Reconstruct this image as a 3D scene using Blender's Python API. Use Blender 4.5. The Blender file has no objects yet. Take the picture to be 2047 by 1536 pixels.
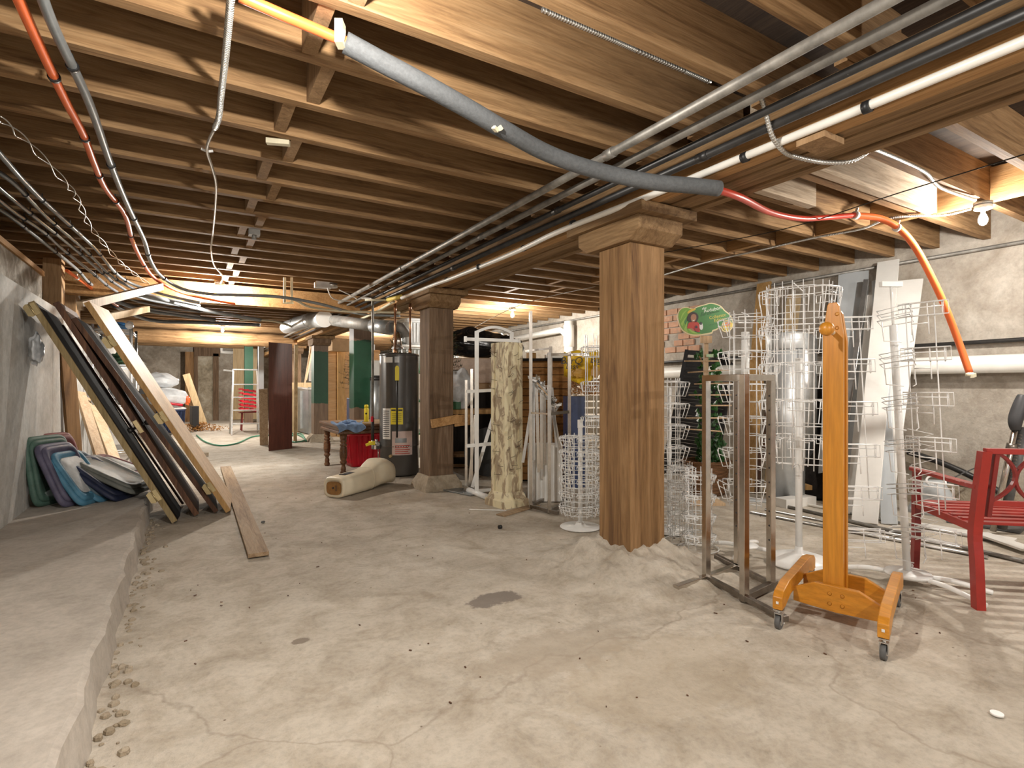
import bpy, bmesh, math, random
from mathutils import Vector, Matrix, Euler
random.seed(7)
C = bpy.context.scene.collection
scene = bpy.context.scene
PI = math.pi
# ------------------------------------------------------------------ camera
FPX = 1087.0; CX = 1023.5; HY = 775.0; CH = 1.2; YAW = math.radians(31.0)
cd = bpy.data.cameras.new('camera'); cam = bpy.data.objects.new('camera', cd); C.objects.link(cam)
cam.location = (0, 0, CH); cam.rotation_euler = (PI/2, 0, -YAW)
cd.sensor_width = 36.0; cd.lens = 36.0*FPX/2047.0; cd.shift_y = (HY-768.0)/2047.0
cd.clip_start = 0.05; cd.clip_end = 100
scene.camera = cam
FX, FY = math.sin(YAW), math.cos(YAW)
# ------------------------------------------------------------------ world, exposure
w = bpy.data.worlds.new('world'); scene.world = w; w.use_nodes = True
w.node_tree.nodes['Background'].inputs[0].default_value = (1.0, .97, .93, 1)
w.node_tree.nodes['Background'].inputs[1].default_value = .38
scene.view_settings.view_transform = 'Standard'; scene.view_settings.look = 'None'
scene.view_settings.exposure = 0.88; scene.view_settings.gamma = 1.0
scene.view_settings.use_curve_mapping = False
JZ = 2.62            # underside of the joists
RW = 6.6             # right wall
LW = -1.15           # left wall
FW = 22.6            # far wall
NEAR = -3.5          # where the modelled floor ends behind the camera
# lamps and added fill lights: (x, y, z, watts)
LAMPS_AND_FILL = [(5.17, 1.69, 2.44, 80), (.39, 8.22, 2.44, 150), (.72, 13.9, 2.44, 165), (4.9, 8.14, 2.44, 190),
         (.35, 1.45, 2.44, 95), (1.5, -1.3, 2.36, 85), (4.6, -1.0, 2.36, 80), (4.2, 14.0, 2.40, 170), (1.0, 18.6, 2.3, 170)]  # after the overhead bulb: unseen fill lights added behind camera and far off
for i, (x, y, z, p) in enumerate(LAMPS_AND_FILL):
    ld = bpy.data.lights.new('bulb_or_fill_light', 'POINT'); ld.energy = p; ld.color = (1.0, .95, .87)
    ld.shadow_soft_size = .035
    lo = bpy.data.objects.new('bulb_or_fill_light', ld); lo.location = (x, y, z - .02); C.objects.link(lo)

# ------------------------------------------------------------------ helpers
def P(px, py, z=None, d=None, X=None, Y=None):
    """point where the sight line of a photo pixel meets a height, a distance or a wall plane"""
    u = (px-CX)/FPX; v = (HY-py)/FPX
    kx = FX+FY*u; ky = FY-FX*u
    if z is not None: d = (z-CH)/v
    elif X is not None: d = X/kx
    elif Y is not None: d = Y/ky
    return Vector((kx*d, ky*d, CH+v*d))
def FL(px, py): return P(px, py, z=0.0)

def frame(p0, p1, up=Vector((0, 0, 1))):
    a = (p1-p0).normalized()
    if abs(a.dot(up)) > .98: up = Vector((0, 1, 0)) if abs(a.y) < .9 else Vector((1, 0, 0))
    s = a.cross(up).normalized(); u = s.cross(a).normalized()
    return a, s, u

class MB:
    def __init__(s): s.v = []; s.f = []; s.sm = []
    def add(s, vs, fs, smooth=False):
        n = len(s.v); s.v += [tuple(x) for x in vs]
        for f in fs: s.f.append(tuple(i+n for i in f)); s.sm.append(smooth)
        return s
    def box(s, c, size, rot=None):
        c = Vector(c); x, y, z = [q/2 for q in size]
        vs = [Vector((i*x, j*y, k*z)) for i in (-1, 1) for j in (-1, 1) for k in (-1, 1)]
        if rot is not None:
            R = rot if isinstance(rot, Matrix) else Euler(rot).to_matrix()
            vs = [R @ q for q in vs]
        vs = [q+c for q in vs]
        return s.add(vs, [(0, 1, 3, 2), (4, 6, 7, 5), (0, 4, 5, 1), (2, 3, 7, 6), (0, 2, 6, 4), (1, 5, 7, 3)])
    def bx(s, x0, x1, y0, y1, z0, z1): return s.box(((x0+x1)/2, (y0+y1)/2, (z0+z1)/2), (x1-x0, y1-y0, z1-z0))
    def bar(s, p0, p1, wd, ht, up=Vector((0, 0, 1))):
        """square bar; wd across, ht along up"""
        p0 = Vector(p0); p1 = Vector(p1); a, sd, u = frame(p0, p1, Vector(up))
        vs = []
        for p in (p0, p1):
            for i, j in ((-1, -1), (1, -1), (1, 1), (-1, 1)): vs.append(p+sd*i*wd/2+u*j*ht/2)
        return s.add(vs, [(0, 1, 2, 3), (7, 6, 5, 4), (0, 4, 5, 1), (1, 5, 6, 2), (2, 6, 7, 3), (3, 7, 4, 0)])
    def tube(s, pts, r, n=6, caps=True, closed=False):
        pts = [Vector(p) for p in pts]; m = len(pts)
        rs = r if isinstance(r, (list, tuple)) else [r]*m
        vs = []; prev = None
        for i, p in enumerate(pts):
            if closed: t = (pts[(i+1) % m]-pts[i-1])
            else: t = (pts[min(i+1, m-1)]-pts[max(i-1, 0)])
            t = t.normalized() if t.length > 1e-9 else Vector((0, 0, 1))
            if prev is None:
                up = Vector((0, 0, 1)) if abs(t.z) < .9 else Vector((1, 0, 0))
                a = t.cross(up).normalized()
            else:
                a = prev-t*prev.dot(t)
                a = a.normalized() if a.length > 1e-6 else t.cross(Vector((0, 0, 1))).normalized()
            prev = a; b = t.cross(a)
            for k in range(n):
                q = 2*PI*k/n+PI/n; vs.append(p+(a*math.cos(q)+b*math.sin(q))*rs[i])
        fs = []
        for i in range(m if closed else m-1):
            j = (i+1) % m
            for k in range(n):
                l = (k+1) % n; fs.append((i*n+k, i*n+l, j*n+l, j*n+k))
        s.add(vs, fs, n > 4)
        if caps and not closed:
            q = len(s.v)-m*n; s.f += [tuple(q+i for i in range(n-1, -1, -1)), tuple(q+(m-1)*n+k for k in range(n))]; s.sm += [False, False]
        return s
    def lathe(s, prof, n=24, c=(0, 0, 0), mat=None):
        vs = []; c = Vector(c)
        for r, z in prof:
            for k in range(n):
                q = 2*PI*k/n; p = Vector((r*math.cos(q), r*math.sin(q), z))
                if mat is not None: p = mat @ p
                vs.append(p+c)
        fs = [(i*n+k, i*n+(k+1) % n, (i+1)*n+(k+1) % n, (i+1)*n+k) for i in range(len(prof)-1) for k in range(n)]
        s.add(vs, fs, True); q = len(s.v)-len(vs)
        s.f += [tuple(q+i for i in range(n-1, -1, -1)), tuple(q+(len(prof)-1)*n+k for k in range(n))]; s.sm += [False, False]
        return s
    def prism(s, poly, t, mat):
        """poly in local xy, thickness t along local z (centred), mat = 4x4"""
        n = len(poly)
        vs = [mat @ Vector((x, y, -t/2)) for x, y in poly]+[mat @ Vector((x, y, t/2)) for x, y in poly]
        fs = [tuple(range(n-1, -1, -1)), tuple(range(n, 2*n))]+[(i, (i+1) % n, n+(i+1) % n, n+i) for i in range(n)]
        return s.add(vs, fs)
    def loft(s, rings, caps=True, smooth=True):
        n = len(rings[0]); vs = [q for r in rings for q in r]
        fs = [(i*n+k, i*n+(k+1) % n, (i+1)*n+(k+1) % n, (i+1)*n+k) for i in range(len(rings)-1) for k in range(n)]
        s.add(vs, fs, smooth); q = len(s.v)-len(vs)
        if caps: s.f += [tuple(q+i for i in range(n-1, -1, -1)), tuple(q+(len(rings)-1)*n+k for k in range(n))]; s.sm += [False, False]
        return s
    def build(s, name, m, parent=None, bevel=0, sub=0):
        me = bpy.data.meshes.new(name)
        org = Vector((0, 0, 0))
        if parent is not None: org = Vector(parent.get("_o", (0, 0, 0)))
        elif s.v:
            xs = [q[0] for q in s.v]; ys = [q[1] for q in s.v]; zs = [q[2] for q in s.v]
            org = Vector(((min(xs)+max(xs))/2, (min(ys)+max(ys))/2, min(zs)))
        me.from_pydata([(q[0]-org.x, q[1]-org.y, q[2]-org.z) for q in s.v], [], s.f)
        bm = bmesh.new(); bm.from_mesh(me); bmesh.ops.recalc_face_normals(bm, faces=bm.faces); bm.to_mesh(me); bm.free()
        for p, q in zip(me.polygons, s.sm): p.use_smooth = q
        me.materials.append(m)
        o = bpy.data.objects.new(name, me); C.objects.link(o)
        if parent is not None: o.parent = parent
        else: o.location = org
        o['_o'] = tuple(org) if parent is None else tuple(org)
        if bevel:
            b = o.modifiers.new('bevel', 'BEVEL'); b.width = bevel; b.segments = 2; b.limit_method = 'ANGLE'
        if sub:
            b = o.modifiers.new('sub', 'SUBSURF'); b.levels = sub; b.render_levels = sub
        return o

def tag(o, label, cat, group=None, kind=None):
    o['label'] = label
    if kind != 'structure': o['category'] = cat
    if group: o['group'] = group
    if kind: o['kind'] = kind
    return o
def thing(name, label, cat, loc=(0, 0, 0), group=None):
    o = bpy.data.objects.new(name, None); C.objects.link(o); o.location = loc
    o.empty_display_size = .1
    o['_o'] = tuple(loc)
    return tag(o, label, cat, group)
def struct(o):
    o['kind'] = 'structure'; return o
def copy_tree(o, parent=None):
    c = o.copy(); C.objects.link(c); c.parent = parent
    for ch in list(o.children): copy_tree(ch, c)
    return c
def smooth(pts, k=5):
    """Catmull-Rom through the points"""
    pts = [Vector(p) for p in pts]; out = []
    for i in range(len(pts)-1):
        a = pts[max(i-1, 0)]; b = pts[i]; c = pts[i+1]; d = pts[min(i+2, len(pts)-1)]
        for j in range(k):
            t = j/k
            out.append(.5*((2*b)+(c-a)*t+(2*a-5*b+4*c-d)*t*t+(3*b-a-3*c+d)*t**3))
    out.append(pts[-1]); return out
def M4(o, x, y, z=None):
    x = Vector(x).normalized(); y = Vector(y); z = x.cross(y).normalized() if z is None else Vector(z).normalized()
    y = z.cross(x).normalized(); o = Vector(o)
    return Matrix(((x.x, y.x, z.x, o.x), (x.y, y.y, z.y, o.y), (x.z, y.z, z.z, o.z), (0, 0, 0, 1)))
ORD = 'first second third fourth fifth sixth seventh eighth ninth tenth eleventh twelfth thirteenth fourteenth fifteenth sixteenth seventeenth eighteenth nineteenth twentieth'.split()
def ordinal(i):
    if i < 20: return ORD[i]
    t = ['twenty', 'thirty', 'forty', 'fifty', 'sixty'][(i+1)//10-2]
    r = (i+1) % 10
    return t+'-'+ORD[r-1] if r else {'twenty': 'twentieth', 'thirty': 'thirtieth', 'forty': 'fortieth', 'fifty': 'fiftieth', 'sixty': 'sixtieth'}[t]

# ------------------------------------------------------------------ materials
def newmat(name):
    m = bpy.data.materials.new(name); m.use_nodes = True; nt = m.node_tree
    return m, nt, nt.nodes['Principled BSDF']
def N(nt, typ, **kw):
    n = nt.nodes.new(typ)
    for k, v in kw.items():
        if k.startswith('i_'):
            key = k[2:]; key = int(key) if key.isdigit() else key.replace('_', ' ')
            n.inputs[key].default_value = v
        else: setattr(n, k, v)
    return n
def L(nt, a, b): nt.links.new(a, b)
def coords(nt, scale=(1, 1, 1), loc=(0, 0, 0), typ='Object'):
    if typ == 'World':
        g = N(nt, 'ShaderNodeNewGeometry'); out = g.outputs['Position']
    else:
        g = N(nt, 'ShaderNodeTexCoord'); out = g.outputs['Object']
    mp = N(nt, 'ShaderNodeMapping'); mp.inputs['Scale'].default_value = scale; mp.inputs['Location'].default_value = loc
    L(nt, out, mp.inputs[0]); return mp.outputs[0]
def ramp(nt, fac, stops):
    r = N(nt, 'ShaderNodeValToRGB'); e = r.color_ramp.elements
    while len(e) < len(stops): e.new(.5)
    for q, (p, c) in zip(e, stops): q.position = p; q.color = (*c, 1) if len(c) == 3 else c
    L(nt, fac, r.inputs[0]); return r.outputs[0]
def mix(nt, fac, a, b, mode='MIX'):
    m = N(nt, 'ShaderNodeMix', data_type='RGBA', blend_type=mode)
    if isinstance(fac, (int, float)): m.inputs[0].default_value = fac
    else: L(nt, fac, m.inputs[0])
    for i, c in ((6, a), (7, b)):
        if isinstance(c, tuple): m.inputs[i].default_value = (*c, 1)
        else: L(nt, c, m.inputs[i])
    return m.outputs[2]
def noise(nt, co, scale, detail=4, rough=.6, dist=0):
    n = N(nt, 'ShaderNodeTexNoise'); n.inputs['Scale'].default_value = scale; n.inputs['Detail'].default_value = detail
    n.inputs['Roughness'].default_value = rough; n.inputs['Distortion'].default_value = dist
    L(nt, co, n.inputs['Vector']); return n.outputs[0]
def bump(nt, bs, h, st=.3, dist=.01):
    b = N(nt, 'ShaderNodeBump'); b.inputs['Strength'].default_value = st; b.inputs['Distance'].default_value = dist
    L(nt, h, b.inputs['Height']); L(nt, b.outputs[0], bs.inputs['Normal'])
def wood(name, dark, mid, light, axis='X', rough=.75, grain=1.0, rnd=True, bs_=.35, spec=.3):
    m, nt, bs = newmat(name)
    s = {'X': (.6, 9, 9), 'Y': (9, .6, 9), 'Z': (9, 9, .6)}[axis]
    co = coords(nt, tuple(q*grain for q in s), typ='Object')
    if rnd:
        oi = N(nt, 'ShaderNodeObjectInfo'); ad = N(nt, 'ShaderNodeVectorMath', operation='ADD')
        ml = N(nt, 'ShaderNodeMath', operation='MULTIPLY', i_1=37.0); L(nt, oi.outputs['Random'], ml.inputs[0])
        L(nt, co, ad.inputs[0]); L(nt, ml.outputs[0], ad.inputs[1]); co = ad.outputs[0]
    n1 = noise(nt, co, 2.2, 6, .65, 1.2); n2 = noise(nt, co, 14, 3, .6)
    c = ramp(nt, n1, [(.3, dark), (.5, mid), (.72, light)])
    c2 = ramp(nt, n2, [(.35, (.72, .72, .72)), (.65, (1, 1, 1))])
    c = mix(nt, .8, c, c2, 'MULTIPLY')
    if rnd:
        rr = ramp(nt, oi.outputs['Random'], [(0, (.78, .76, .74)), (1, (1.0, 1.0, 1.0))]); c = mix(nt, 1.0, c, rr, 'MULTIPLY')
    L(nt, c, bs.inputs['Base Color']); bs.inputs['Roughness'].default_value = rough
    bs.inputs['Specular IOR Level'].default_value = spec
    bump(nt, bs, n2, bs_, .004); return m
def concrete(name, a, b, c_, scale=1.0, st=.5, rough=.9, fine=40, typ='World'):
    m, nt, bs = newmat(name); co = coords(nt, typ=typ)
    n1 = noise(nt, co, 1.1*scale, 8, .62, .6); n2 = noise(nt, co, fine, 5, .7); n3 = noise(nt, co, 6*scale, 6, .7, .4)
    c = ramp(nt, n1, [(.3, a), (.5, b), (.7, c_)])
    c = mix(nt, .75, c, ramp(nt, n3, [(.28, (.72, .70, .68)), (.6, (1, 1, 1))]), 'MULTIPLY')
    c = mix(nt, .6, c, ramp(nt, n2, [(.3, (.72, .72, .72)), (.6, (1, 1, 1))]), 'MULTIPLY')
    L(nt, c, bs.inputs['Base Color']); bs.inputs['Roughness'].default_value = rough; bs.inputs['Specular IOR Level'].default_value = .2
    h = N(nt, 'ShaderNodeMath', operation='ADD'); L(nt, n2, h.inputs[0]); L(nt, n3, h.inputs[1])
    bump(nt, bs, h.outputs[0], st, .012); return m
def paint(name, col, rough=.5, metal=0.0, var=.15, spec=.5, sc=8, alpha=None, bst=.0, coat=0):
    m, nt, bs = newmat(name); co = coords(nt)
    n = noise(nt, co, sc, 5, .65)
    d = tuple(q*(1-var*1.6) for q in col); l = tuple(min(1, q*(1+var*.6)) for q in col)
    L(nt, ramp(nt, n, [(.3, d), (.65, l)]), bs.inputs['Base Color'])
    bs.inputs['Roughness'].default_value = rough; bs.inputs['Metallic'].default_value = metal; bs.inputs['Specular IOR Level'].default_value = spec
    if coat: bs.inputs['Coat Weight'].default_value = coat
    if alpha is not None: bs.inputs['Alpha'].default_value = alpha
    if bst: bump(nt, bs, n, bst, .01)
    return m
def emit(name, col, st):
    m, nt, bs = newmat(name); bs.inputs['Base Color'].default_value = (*col, 1)
    bs.inputs['Emission Color'].default_value = (*col, 1); bs.inputs['Emission Strength'].default_value = st
    return m

M = {}
M['joist'] = wood('joist_wood', (.18, .095, .04), (.34, .20, .092), (.45, .285, .145), 'X', .8, rnd=True)
M['beam'] = wood('beam_wood', (.16, .09, .04), (.28, .17, .08), (.38, .25, .13), 'Y', .85)
M['beam_light'] = wood('beam_light_wood', (.32, .17, .065), (.48, .27, .11), (.58, .35, .16), 'Y', .85)
M['post'] = wood('post_wood', (.11, .055, .025), (.26, .145, .062), (.37, .22, .105), 'Z', .85, .6)
M['post_grey'] = wood('post_grey_wood', (.12, .075, .045), (.20, .13, .08), (.30, .21, .14), 'Z', .85, .8)
M['weathered'] = wood('weathered_wood', (.36, .27, .18), (.55, .43, .31), (.66, .55, .42), 'X', .9, .9)
M['plank'] = wood('plank_wood', (.26, .17, .10), (.40, .28, .17), (.50, .38, .25), 'Y', .8, 1)
M['block'] = wood('block_wood', (.26, .16, .08), (.40, .25, .13), (.50, .33, .18), 'Z', .85)
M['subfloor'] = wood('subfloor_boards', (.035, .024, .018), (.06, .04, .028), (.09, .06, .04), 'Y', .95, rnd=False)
M['oak'] = wood('oak_varnish', (.58, .22, .016), (.68, .28, .026), (.75, .34, .045), 'Z', .35, .5, bs_=.05, spec=.5)
M['oak_x'] = wood('oak_varnish_flat', (.58, .22, .016), (.68, .28, .026), (.75, .34, .045), 'Y', .35, .5, bs_=.05, spec=.5)
M['pine'] = wood('pine_trim', (.58, .40, .24), (.72, .52, .33), (.82, .64, .44), 'Z', .6, .6, bs_=.1)
M['pine_gold'] = wood('pine_gold', (.48, .27, .09), (.60, .36, .14), (.70, .45, .20), 'Z', .55, .6, bs_=.1)
M['ply'] = wood('plywood_face', (.50, .36, .19), (.64, .48, .28), (.72, .57, .36), 'Z', .7, .35, bs_=.1)
M['siding'] = wood('cedar_siding', (.60, .36, .17), (.72, .46, .24), (.80, .56, .32), 'X', .7, .5, bs_=.2)
M['slat'] = wood('slatwall_wood', (.30, .14, .035), (.42, .20, .055), (.50, .26, .08), 'X', .6, .5, bs_=.1)
M['dark_door'] = wood('dark_door_wood', (.05, .025, .015), (.12, .055, .03), (.24, .12, .06), 'Z', .6, .9)
M['black_wood'] = wood('black_wood', (.010, .008, .007), (.018, .014, .012), (.03, .024, .02), 'Z', .8, spec=.15)
M['olive'] = wood('olive_primed_wood', (.24, .17, .07), (.36, .27, .13), (.44, .35, .2), 'Z', .7, .7)
M['brown_lam'] = wood('brown_laminate', (.07, .020, .012), (.11, .032, .018), (.15, .045, .026), 'Z', .35, .8, bs_=.03, spec=.5)
M['table'] = wood('walnut_table', (.07, .03, .012), (.17, .075, .03), (.29, .15, .065), 'Y', .4, 1, spec=.5)
M['cream'] = None
M['floor'] = None
M['wall'] = concrete('formed_concrete', (.44, .43, .40), (.53, .515, .485), (.60, .585, .55), 1.2, .12, fine=22)
M['rough'] = concrete('rough_concrete', (.20, .165, .125), (.36, .31, .25), (.50, .45, .38), 1.6, 1.0, fine=14)
M['rough_r'] = concrete('right_wall_concrete', (.32, .27, .21), (.45, .40, .34), (.57, .525, .46), 1.4, .6, fine=26)
M['ledge'] = concrete('ledge_concrete', (.42, .38, .33), (.51, .46, .405), (.57, .52, .46), .8, .15, fine=30)
M['dirt'] = concrete('packed_dirt', (.32, .26, .18), (.43, .36, .27), (.50, .43, .34), 3, .9, fine=30)
M['galv'] = paint('galvanised_metal', (.62, .62, .61), .32, .9, .12, sc=12)
M['duct'] = paint('duct_metal', (.66, .68, .69), .42, .6, .12, sc=5)
M['duct_dull'] = paint('duct_dull_metal', (.30, .29, .27), .6, .5, .25, sc=7)
M['sheet'] = paint('sheet_metal', (.36, .38, .39), .4, .75, .2, sc=3)
M['chrome'] = paint('brushed_chrome', (.62, .58, .53), .22, 1.0, .1, sc=20)
M['steel_dark'] = paint('dark_steel', (.28, .25, .22), .35, .95, .2, sc=16)
M['pipe_grey'] = paint('pipe_grey', (.27, .255, .23), .5, .5, .3, sc=9)
M['pipe_grey2'] = paint('pipe_grey_dusty', (.16, .145, .125), .6, .3, .3, sc=9)
M['pipe_black'] = paint('pipe_black', (.035, .033, .032), .4, .3, .3, sc=9)
M['pvc'] = paint('white_pvc', (.80, .78, .73), .35, 0, .04)
M['pvc_cream'] = paint('cream_pex', (.74, .68, .50), .45, 0, .08)
M['yellow_tape'] = paint('yellow_tape', (.72, .55, .12), .5)
M['foam'] = paint('grey_foam', (.095, .10, .105), .8, 0, .15, sc=60, bst=.3)
M['orange'] = paint('orange_hose', (.86, .17, .045), .35, 0, .06)
M['red_hose'] = paint('red_hose', (.52, .05, .025), .35, 0, .12)
M['hose_grey'] = paint('grey_conduit', (.24, .26, .27), .35, .1, .15)
M['hose_dark'] = paint('dark_clear_hose', (.16, .175, .19), .18, .1, .2, spec=.8)
M['bx'] = paint('armoured_cable', (.60, .59, .56), .35, .8, .1, sc=30)
M['wire'] = paint('white_wire', (.88, .88, .87), .35, 0, .03)
M['white'] = paint('white_enamel', (.86, .86, .84), .35, 0, .04)
M['board_white'] = paint('white_board', (.76, .74, .70), .45, 0, .07, sc=2)
M['board_grey'] = paint('grey_blue_board', (.52, .55, .57), .45, .1, .08, sc=2)
M['red'] = paint('red_bench_paint', (.34, .022, .014), .35, 0, .12)
M['red_dark'] = paint('dark_red_paint', (.22, .018, .016), .35, 0, .12)
M['red_plastic'] = paint('red_plastic', (.62, .012, .03), .35, 0, .05)
M['green_paint'] = None
M['blue'] = paint('blue_plastic', (.03, .05, .13), .4)
M['black'] = paint('black_plastic', (.015, .015, .016), .45)
M['bag_black'] = paint('black_bag', (.012, .012, .013), .18, 0, .2, sc=4, bst=.6)
M['bag_white'] = paint('white_bag', (.70, .73, .76), .3, 0, .1, sc=9, bst=.8)
M['bag_clear'] = paint('clear_bag', (.62, .64, .66), .25, 0, .2, sc=9, bst=.8)
M['brass'] = paint('brass', (.58, .47, .26), .4, .8, .15)
M['heater'] = paint('heater_grey', (.115, .112, .108), .28, .45, .08, sc=3, spec=.6)
M['yellow'] = paint('yellow_label', (.88, .72, .04), .5, 0, .03)
M['paper'] = paint('white_label', (.80, .79, .76), .6, 0, .03)
M['paper_pink'] = paint('pink_paper', (.66, .52, .48), .6, 0, .06)
M['ink'] = paint('ink', (.03, .03, .035), .6, 0, 0)
M['cloth'] = paint('blue_cloth', (.20, .30, .48), .9, 0, .2, sc=20, bst=.3)
M['manne'] = paint('cream_fibreglass', (.74, .66, .50), .4, 0, .06, sc=4)
M['manne_in'] = paint('brown_core', (.34, .17, .05), .7, 0, .3)
M['leaf'] = paint('ivy_leaf', (.03, .11, .025), .35, 0, .5, sc=20)
M['needle'] = paint('fir_needle', (.015, .055, .022), .6, 0, .3)
M['autumn'] = paint('autumn_leaf', (.50, .24, .06), .7, 0, .4, sc=30)
M['copper'] = paint('copper', (.48, .24, .13), .35, .8, .2)
M['rubber'] = paint('rubber', (.10, .10, .10), .6)
M['tarp'] = paint('blue_tarp', (.04, .17, .42), .4, 0, .2, bst=.5)
M['cardboard'] = paint('cardboard', (.40, .26, .14), .8, 0, .1)
M['tote'] = paint('tote_white', (.68, .71, .73), .35, 0, .06)
M['green'] = paint('green_plastic', (.03, .13, .05), .4)
M['hose_green'] = paint('green_garden_hose', (.02, .22, .12), .4)
M['bulb'] = emit('lit_bulb', (1.0, .95, .86), 45)
M['porcelain'] = paint('porcelain', (.80, .79, .76), .3, 0, .03)
M['charcoal'] = paint('charcoal_paint', (.045, .045, .048), .5)
M['crate'] = wood('crate_slats', (.34, .28, .20), (.46, .39, .29), (.55, .48, .38), 'X', .85)
# ------------------------------------------------------------------ special materials
def floor_mat():
    m, nt, bs = newmat('floor_concrete'); co = coords(nt, typ='World')
    n1 = noise(nt, co, .9, 8, .6, .8); n2 = noise(nt, co, 34, 5, .7); n3 = noise(nt, co, 4.5, 7, .68, .5)
    c = ramp(nt, n1, [(.28, (.42, .37, .305)), (.5, (.53, .475, .40)), (.72, (.61, .555, .48))])
    c = mix(nt, .9, c, ramp(nt, n3, [(.30, (.66, .62, .56)), (.58, (1, 1, 1))]), 'MULTIPLY')
    c = mix(nt, .7, c, ramp(nt, n2, [(.3, (.74, .74, .74)), (.55, (1, 1, 1))]), 'MULTIPLY')
    # scattered grit
    v = N(nt, 'ShaderNodeTexVoronoi'); v.inputs['Scale'].default_value = 7; v.inputs['Randomness'].default_value = 1; L(nt, co, v.inputs['Vector'])
    c = mix(nt, ramp(nt, v.outputs['Distance'], [(.02, (1, 1, 1)), (.045, (0, 0, 0))]), c, (.16, .12, .085))
    # cracks
    ms = N(nt, 'ShaderNodeVectorMath', operation='ADD')
    nn = N(nt, 'ShaderNodeTexNoise'); nn.inputs['Scale'].default_value = 2.2; nn.inputs['Detail'].default_value = 6; L(nt, co, nn.inputs['Vector'])
    sc = N(nt, 'ShaderNodeVectorMath', operation='SCALE'); sc.inputs['Scale'].default_value = .55; L(nt, nn.outputs['Color'], sc.inputs[0])
    L(nt, co, ms.inputs[0]); L(nt, sc.outputs[0], ms.inputs[1])
    v2 = N(nt, 'ShaderNodeTexVoronoi', feature='DISTANCE_TO_EDGE'); v2.inputs['Scale'].default_value = .30; L(nt, ms.outputs[0], v2.inputs['Vector'])
    ck = ramp(nt, v2.outputs['Distance'], [(.0, (.4, .4, .4)), (.0022, (0, 0, 0))])
    c = mix(nt, ck, c, (.22, .17, .12))
    # broken tar patch and worn stains (fixed places on the slab)
    geo = N(nt, 'ShaderNodeNewGeometry')
    nz = noise(nt, co, 9, 5, .7)
    for (x, y, rx, ry, col, k) in [(FL(985, 1198).x, FL(985, 1198).y, .17, .085, (.20, .17, .145), .9),
                                   (FL(600, 1283).x, FL(600, 1283).y, .045, .03, (.22, .18, .14), .9),
                                   (FL(1120, 1300).x, FL(1120, 1300).y, .36, .20, (.38, .32, .25), .55),
                                   (FL(1330, 1350).x, FL(1330, 1350).y, .5, .30, (.42, .35, .26), .4),
                                   (FL(720, 900).x, FL(720, 900).y, .5, .5, (.30, .24, .18), .5),
                                   (FL(790, 1000).x, FL(790, 1000).y, .5, .3, (.33, .27, .2), .45)]:
        s1 = N(nt, 'ShaderNodeVectorMath', operation='SUBTRACT'); s1.inputs[1].default_value = (x, y, 0); L(nt, geo.outputs['Position'], s1.inputs[0])
        dv = N(nt, 'ShaderNodeVectorMath', operation='DIVIDE'); dv.inputs[1].default_value = (rx, ry, 1e6); L(nt, s1.outputs[0], dv.inputs[0])
        ln = N(nt, 'ShaderNodeVectorMath', operation='LENGTH'); L(nt, dv.outputs[0], ln.inputs[0])
        ad = N(nt, 'ShaderNodeMath', operation='MULTIPLY_ADD', i_1=1.6); L(nt, nz, ad.inputs[0]); L(nt, ln.outputs['Value'], ad.inputs[2])
        mk = ramp(nt, ad.outputs[0], [(.0, (k, k, k)), (1.0, (0, 0, 0))])
        r_ = nt.nodes[-1] if False else None
        mr = N(nt, 'ShaderNodeMapRange'); mr.inputs['From Min'].default_value = 1.65; mr.inputs['From Max'].default_value = 1.85
        mr.inputs['To Min'].default_value = k; mr.inputs['To Max'].default_value = 0; L(nt, ad.outputs[0], mr.inputs[0])
        c = mix(nt, mr.outputs[0], c, col)
    L(nt, c, bs.inputs['Base Color']); bs.inputs['Roughness'].default_value = .88; bs.inputs['Specular IOR Level'].default_value = .25
    h = N(nt, 'ShaderNodeMath', operation='MULTIPLY_ADD', i_1=.5); L(nt, n2, h.inputs[0]); L(nt, n3, h.inputs[2])
    bump(nt, bs, h.outputs[0], .55, .02); return m
M['floor'] = floor_mat()
def two_tone(name, base, over, axis_lo, axis_hi, dist=.12, typ='Object'):
    """painted band between two heights with a ragged edge; base = wood colours"""
    m, nt, bs = newmat(name); co = coords(nt, (9, 9, .6)); n1 = noise(nt, co, 2.2, 6, .65, 1.2)
    c = ramp(nt, n1, [(.3, base[0]), (.7, base[1])])
    geo = N(nt, 'ShaderNodeNewGeometry'); sp = N(nt, 'ShaderNodeSeparateXYZ'); L(nt, geo.outputs['Position'], sp.inputs[0])
    wc = coords(nt, typ='World'); nz = noise(nt, wc, 7, 4, .7)
    a = N(nt, 'ShaderNodeMath', operation='MULTIPLY_ADD', i_1=dist); L(nt, nz, a.inputs[0]); L(nt, sp.outputs[2], a.inputs[2])
    g1 = N(nt, 'ShaderNodeMath', operation='GREATER_THAN', i_1=axis_lo+dist/2); L(nt, a.outputs[0], g1.inputs[0])
    g2 = N(nt, 'ShaderNodeMath', operation='LESS_THAN', i_1=axis_hi+dist/2); L(nt, a.outputs[0], g2.inputs[0])
    g = N(nt, 'ShaderNodeMath', operation='MULTIPLY'); L(nt, g1.outputs[0], g.inputs[0]); L(nt, g2.outputs[0], g.inputs[1])
    oc = ramp(nt, nz, [(.3, tuple(q*.75 for q in over)), (.7, over)])
    L(nt, mix(nt, g.outputs[0], c, oc), bs.inputs['Base Color']); bs.inputs['Roughness'].default_value = .55; return m
M['green_post'] = two_tone('green_painted_post', ((.10, .06, .035), (.20, .13, .08)), (.006, .062, .026), .85, 2.0)
M['green_post_full'] = two_tone('green_painted_thin_post', ((.10, .06, .035), (.2, .12, .07)), (.012, .08, .04), .9, 3)
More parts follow.
